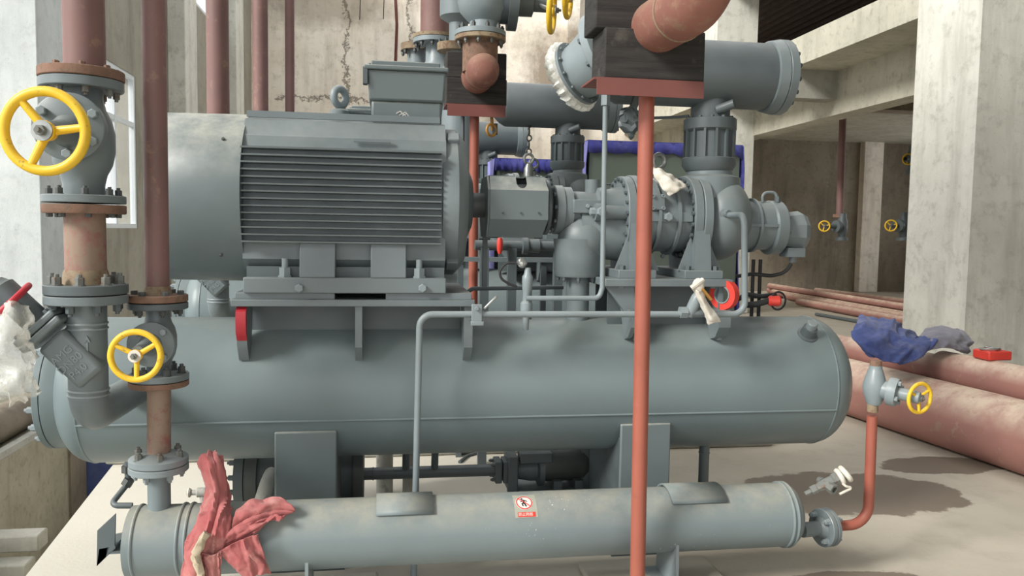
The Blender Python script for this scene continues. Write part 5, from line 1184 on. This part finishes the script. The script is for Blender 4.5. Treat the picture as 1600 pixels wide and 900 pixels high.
obj('hose', MB().tube([p-V((.16, -.05, .03)), p-V((.1, 0, .02)), p-V((.03, 0, 0))], .018, 10, .03).torus(p+V((.03, 0, 0)), (.2, -1, 0), .05, .006, 24, 6).tube([p+V((-.2, .1, -.02)), p+V((-.12, .08, .03)), p+V((-.05, .05, .02)), p+V((.04, .05, .03))], .014, 8, .03), 'rubber', t)
tag(obj('thin_rod', MB().cyl(at(723, 255, 5.9), (at(723, 186, 5.9).x, 5.9, c0+.05), .014, None, 8), 'greydark'), 'thin grey rod hanging left of the second post below its cap', 'rod')

# ================================================================== big red pipes at the right, cloths
def bigpipe(label, x0, y0, x1, y1, z, r, mat='primerdusty', wall=.012):
    t = thing('large_red_pipe', label, 'pipe', ((x0+x1)/2, (y0+y1)/2, z-r), 'large red pipes piled on the floor')
    a = V((x0, y0, z)); b = V((x1, y1, z)); d = b-a; L = d.length
    obj('pipe_wall', MB().lathe([(0, r-wall), (0, r), (L, r), (L, r-wall), (0, r-wall)], a, d, 64, cap=False), mat, t); return t
def lx(y): return 4.46-.105*(y-4.87)
bigpipe('biggest red pipe lying on the floor at right, reaching out of the picture', lx(1.5), 1.5, lx(9.6), 9.6, .255, .255)
bigpipe('red pipe on top of the big floor pipes, its end beside the blue cloth', lx(1.6)+.268, 1.6, lx(6.0)+.268, 6.0, .56, .145)
bigpipe('dusty red pipe second behind the big floor pipe, passing under the blue cloth', lx(2)+.53, 2.0, lx(9)+.53, 9.0, .255, .255)
bigpipe('thinner dusty red pipe running under the blue cloth', lx(5.9)+.268, 5.9, lx(8.6)+.268, 8.6, .545, .12)
# red rope case by the column
RY = 4.5
while at(1552, 557, RY).x < lx(RY)+.268: RY += .01
rc = V((lx(RY)+.268, RY, .742))
t = thing('red_case', 'small red tray with coiled wire on top of the red pipes by the column', 'tray', (rc.x+.05, RY, rc.z-.04))
obj('tray', MB().box(rc.x-.06, rc.x+.14, RY-.03, RY+.15, rc.z-.035, rc.z+.035), 'redpaint', t, bevel=.01)
obj('coiled_wire', MB().torus((rc.x, RY+.05, rc.z+.045), (0, .1, 1), .06, .008, 24, 6).torus((rc.x+.05, RY+.07, rc.z+.05), (.1, 0, 1), .05, .008, 24, 6), 'steel', t)
# blue cloth
t = thing('blue_cloth', 'crumpled blue work cloth thrown over the red pipes right of the tank', 'cloth', at(1420, 565, 6.0))
yb = 6.0
cg = [[at(1343, 496, yb+.35), at(1375, 499, yb+.3), at(1395, 503, yb+.28), at(1415, 516, yb+.25), at(1438, 530, yb+.15)],
      [at(1338, 512, yb+.12), at(1368, 512, yb+.05), at(1396, 519, yb+.0), at(1418, 530, yb-.02), at(1436, 538, yb)],
      [at(1331, 529, yb), at(1362, 533, yb-.12), at(1392, 540, yb-.12), at(1420, 537, yb-.15), at(1448, 532, yb-.05)],
      [at(1346, 545, yb-.12), at(1372, 550, yb-.2), at(1402, 550, yb-.2), at(1430, 548, yb-.2), at(1458, 534, yb-.12)],
      [at(1358, 557, yb-.15), at(1382, 563, yb-.22), at(1406, 570, yb-.25), at(1432, 560, yb-.22), at(1462, 538, yb-.15)]]
cloth_obj('cloth_body', patch(cg, 12, .014, 7, 2.0, .02, (3.5, .028, 1.5)), 'bluecloth', t, .006)
cg = [[at(1438, 531, yb+.1), at(1452, 516, yb+.2), at(1470, 513, yb+.2), at(1492, 517, yb+.2), at(1510, 526, yb+.15)],
      [at(1440, 536, yb-.05), at(1460, 524, yb-.02), at(1482, 524, yb-.02), at(1502, 531, yb), at(1517, 538, yb+.05)],
      [at(1442, 546, yb-.12), at(1462, 537, yb-.15), at(1482, 540, yb-.15), at(1500, 546, yb-.12), at(1512, 544, yb-.05)],
      [at(1441, 556, yb-.15), at(1456, 548, yb-.18), at(1476, 545, yb-.18), at(1496, 549, yb-.15), at(1506, 551, yb-.08)]]
cloth_obj('cloth_sleeve', patch(cg, 12, .010, 7, 5.0, .012, (3, .02, 2)), 'greycloth', t, .006)
# red rag tied over the cooler
yc = 3.30
t = thing('red_cloth', 'faded red cloth knotted and draped over the left part of the oil cooler', 'cloth', at(350, 900, yc))
cg = [[at(313, 722, 3.44), at(324, 709, 3.42), at(335, 708, 3.42), at(342, 714, 3.44)],
      [at(316, 738, 3.42), at(326, 730, 3.36), at(337, 726, 3.36), at(346, 742, 3.42)],
      [at(323, 770, 3.42), at(333, 768, 3.35), at(344, 768, 3.35), at(352, 776, 3.42)],
      [at(320, 792, 3.38), at(331, 797, 3.31), at(344, 796, 3.31), at(358, 800, 3.36)],
      [at(308, 815, 3.32), at(326, 818, 3.27), at(344, 818, 3.27), at(362, 812, 3.31)],
      [at(292, 846, 3.28), at(316, 846, 3.245), at(336, 850, 3.245), at(352, 842, 3.27)],
      [at(291, 862, 3.28), at(312, 862, 3.24), at(328, 866, 3.25), at(345, 856, 3.27)]]
cloth_obj('twisted_fold', patch(cg, 12, .004, 22, 1.0, .008, (4.5, .014, 1.6)), 'redcloth', t, .004)
cg = [[at(292, 846, 3.27), at(304, 848, 3.24), at(320, 850, 3.25)], [at(288, 872, 3.25), at(302, 872, 3.225), at(318, 872, 3.24)], [at(284, 897, 3.25), at(302, 897, 3.215), at(322, 895, 3.24)], [at(281, 925, 3.25), at(302, 925, 3.22), at(322, 922, 3.24)]]
cloth_obj('left_tail', patch(cg, 12, .004, 22, 3.0, .006, (3, .011, 1.2)), 'redcloth', t, .004)
cg = [[at(372, 792, 3.34), at(388, 780, 3.36), at(410, 774, 3.37), at(438, 776, 3.36), at(456, 790, 3.33)],
      [at(364, 812, 3.28), at(382, 802, 3.29), at(404, 793, 3.31), at(428, 786, 3.33), at(461, 798, 3.32)],
      [at(356, 834, 3.25), at(376, 824, 3.26), at(398, 814, 3.275), at(420, 804, 3.30), at(446, 805, 3.31)],
      [at(350, 852, 3.245), at(372, 842, 3.25), at(393, 832, 3.26), at(414, 818, 3.28), at(434, 806, 3.30)],
      [at(336, 866, 3.25), at(360, 858, 3.245), at(386, 844, 3.255), at(404, 832, 3.27), at(416, 822, 3.285)]]
cloth_obj('right_fold', patch([[cg[i][j] for i in range(5)] for j in range(5)], 12, .004, 22, 7.0, .008, (4.5, .014, 1.3)), 'redcloth', t, .004)
cg = [[at(340, 862, 3.24), at(362, 850, 3.245), at(384, 840, 3.25), at(402, 834, 3.265)],
      [at(352, 872, 3.24), at(370, 868, 3.235), at(390, 862, 3.24), at(406, 852, 3.26)],
      [at(370, 886, 3.25), at(384, 882, 3.235), at(400, 878, 3.24), at(414, 874, 3.26)],
      [at(385, 905, 3.255), at(396, 900, 3.24), at(408, 896, 3.245), at(424, 897, 3.265)]]
cloth_obj('right_tail', patch(cg, 12, .004, 22, 9.0, .006, (3.5, .012, 1.2)), 'redcloth', t, .004)
cg = [[at(318, 862, 3.235), at(332, 866, 3.225), at(346, 860, 3.235)], [at(322, 880, 3.23), at(334, 884, 3.22), at(344, 880, 3.235)], [at(318, 925, 3.23), at(330, 925, 3.22), at(344, 920, 3.235)]]
cloth_obj('middle_tail', patch(cg, 12, .004, 22, 11.0, .006, (3, .010, 1.2)), 'redcloth', t, .004)
rp = MB().tube([at(324, 833, 3.215), at(317, 842, 3.21), at(312, 852, 3.205), at(305, 866, 3.20), at(309, 880, 3.195), at(313, 895, 3.195), at(312, 920, 3.20)], .016, 12, .03, 5)
rp.v = [p+V((noise.noise(p*70), noise.noise(p*70+V((9, 0, 0))), noise.noise(p*70+V((0, 9, 0)))))*.008 for p in rp.v]
tag(obj('frayed_rope', rp, 'ropecloth', t), 'frayed beige rope end')
# tap behind the cloth
a = at(292, 770, 3.7); t = thing('drain_tap', 'small pale tap behind the oil cooler beside the red cloth', 'tap', a-V((0, 0, .05)))
obj('tap_body', MB().lathe([(0, .012), (.04, .012), (.045, .022), (.09, .022), (.095, .028), (.12, .028)], a, (1, 0, 0), 12).cyl((a.x+.07, a.y, 0), a+V((.07, 0, 0)), .015, None, 10), 'pvc', t); obj('tap_tape', MB().torus(a+V((.01, 0, 0)), (1, 0, 0), .014, .008, 14, 6), 'rag', t)
# plastic bags on the red handwheel
t = thing('plastic_bag', 'crumpled clear plastic bag hanging from the red handwheel at the left edge', 'bag', at(20, 625, 3.2))
cg = [[at(-12, 478, 3.22), at(8, 482, 3.17), at(30, 476, 3.16), at(46, 480, 3.22)],
      [at(-14, 510, 3.2), at(8, 512, 3.13), at(24, 505, 3.12), at(38, 500, 3.2)],
      [at(-16, 545, 3.2), at(2, 548, 3.12), at(18, 540, 3.10), at(30, 530, 3.2)],
      [at(-10, 570, 3.2), at(8, 580, 3.12), at(26, 575, 3.10), at(42, 560, 3.2)],
      [at(-4, 600, 3.2), at(12, 604, 3.11), at(30, 600, 3.10), at(46, 590, 3.2)],
      [at(4, 612, 3.2), at(14, 621, 3.14), at(30, 622, 3.14), at(44, 612, 3.2)]]
cloth_obj('bag_front', patch(cg, 10, .012, 18, 4.0, .012, (5, .03, 2.5)), 'film', t, .001)
# rag on the compressor's eye bolt
c = at(1045, 285, 4.0)
t = thing('frayed_rag', 'dirty white rag tied to the compressor eye bolt', 'rag', at(1045, 302, 4.02))
cg = [[at(1020, 266, 4.12), at(1028, 264, 4.08), at(1034, 270, 4.1)], [at(1026, 280, 4.05), at(1038, 274, 4.02), at(1048, 278, 4.06)], [at(1036, 294, 4.01), at(1048, 288, 3.98), at(1062, 283, 4.03)], [at(1048, 304, 4.0), at(1060, 298, 3.97), at(1070, 294, 4.02)]]
cloth_obj('rag_body', patch(cg, 8, .012, 30, 1.5, .012), 'rag', t, .006)
kn = MB().torus(at(1027, 267, 4.17), (.2, -.3, 1), .026, .014, 16, 8); obj('rag_knot', kn, 'rag', t)
# chain and shackle over the second coupling guard
t = thing('lifting_shackle', 'steel chain shackle hanging above the front coupling guard', 'shackle', at(825, 282, 6.55))
s0 = at(826, 254, 6.55)
obj('ring', MB().torus(s0+V((0, 0, .03)), (.2, -1, 0), .04, .012, 24, 8), 'steel', t); obj('shank', MB().lathe([(-.14, .04), (-.05, .04), (-.01, .02)], s0, (0, 0, 1), 16), 'steel', t)
for i in range(6): obj('chain_link', MB().torus(s0+V((0, 0, .09+.055*i)), (1, -.3, 0) if i % 2 else (.2, -1, 0), .022, .007, 14, 6), 'boltdark', t)
obj('lug', MB().box(s0.x-.1, s0.x+.1, 6.5, 6.62, s0.z-.2, s0.z-.13), 'grey', t)

# ================================================================== covered cabinets behind
def cabinet(label, x0, x1, y0, y1, z1, panel=True):
    t = thing('covered_cabinet', label, 'cabinet', ((x0+x1)/2, (y0+y1)/2, 0), 'cabinets under blue covers')
    obj('cabinet_body', MB().box(x0, x1, y0, y1, 0, z1), 'panel', t)
    mb = MB(); mb.box(x0-.02, x1+.02, y0-.02, y1+.02, z1, z1+.02)
    hem = []
    for i in range(25):
        u = i/24; hem.append(.10+.02*math.sin(i*1.9)+.012*math.sin(i*4.3))
    mb.grid([[V((x0-.02+(x1-x0+.04)*i/24, y0-.022-.008*math.sin(i*2.3), z1+.015)) for i in range(25)], [V((x0-.02+(x1-x0+.04)*i/24, y0-.03-.012*math.sin(i*2.3+1), z1-hem[i])) for i in range(25)]])
    cloth_obj('tarp_cover', mb, 'tarp', t, .006)
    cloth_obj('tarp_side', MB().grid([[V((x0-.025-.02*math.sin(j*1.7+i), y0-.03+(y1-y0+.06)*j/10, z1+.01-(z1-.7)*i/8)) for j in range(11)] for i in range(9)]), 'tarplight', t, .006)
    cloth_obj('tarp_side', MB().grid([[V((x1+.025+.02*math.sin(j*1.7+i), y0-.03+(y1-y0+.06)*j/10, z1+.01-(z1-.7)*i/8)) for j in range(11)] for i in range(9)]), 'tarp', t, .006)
    return t
cabinet('tall grey cabinet under a blue cover behind the front compressor', at(921, 240, 7.75).x, at(1156, 240, 7.75).x, 7.75, 8.5, zz(226, 2.7, 7.75))
cabinet('smaller cabinet under a blue cover behind the second compressor', at(776, 255, 7.75).x, at(862, 255, 7.75).x, 7.75, 8.15, zz(252, 1.4, 7.75))
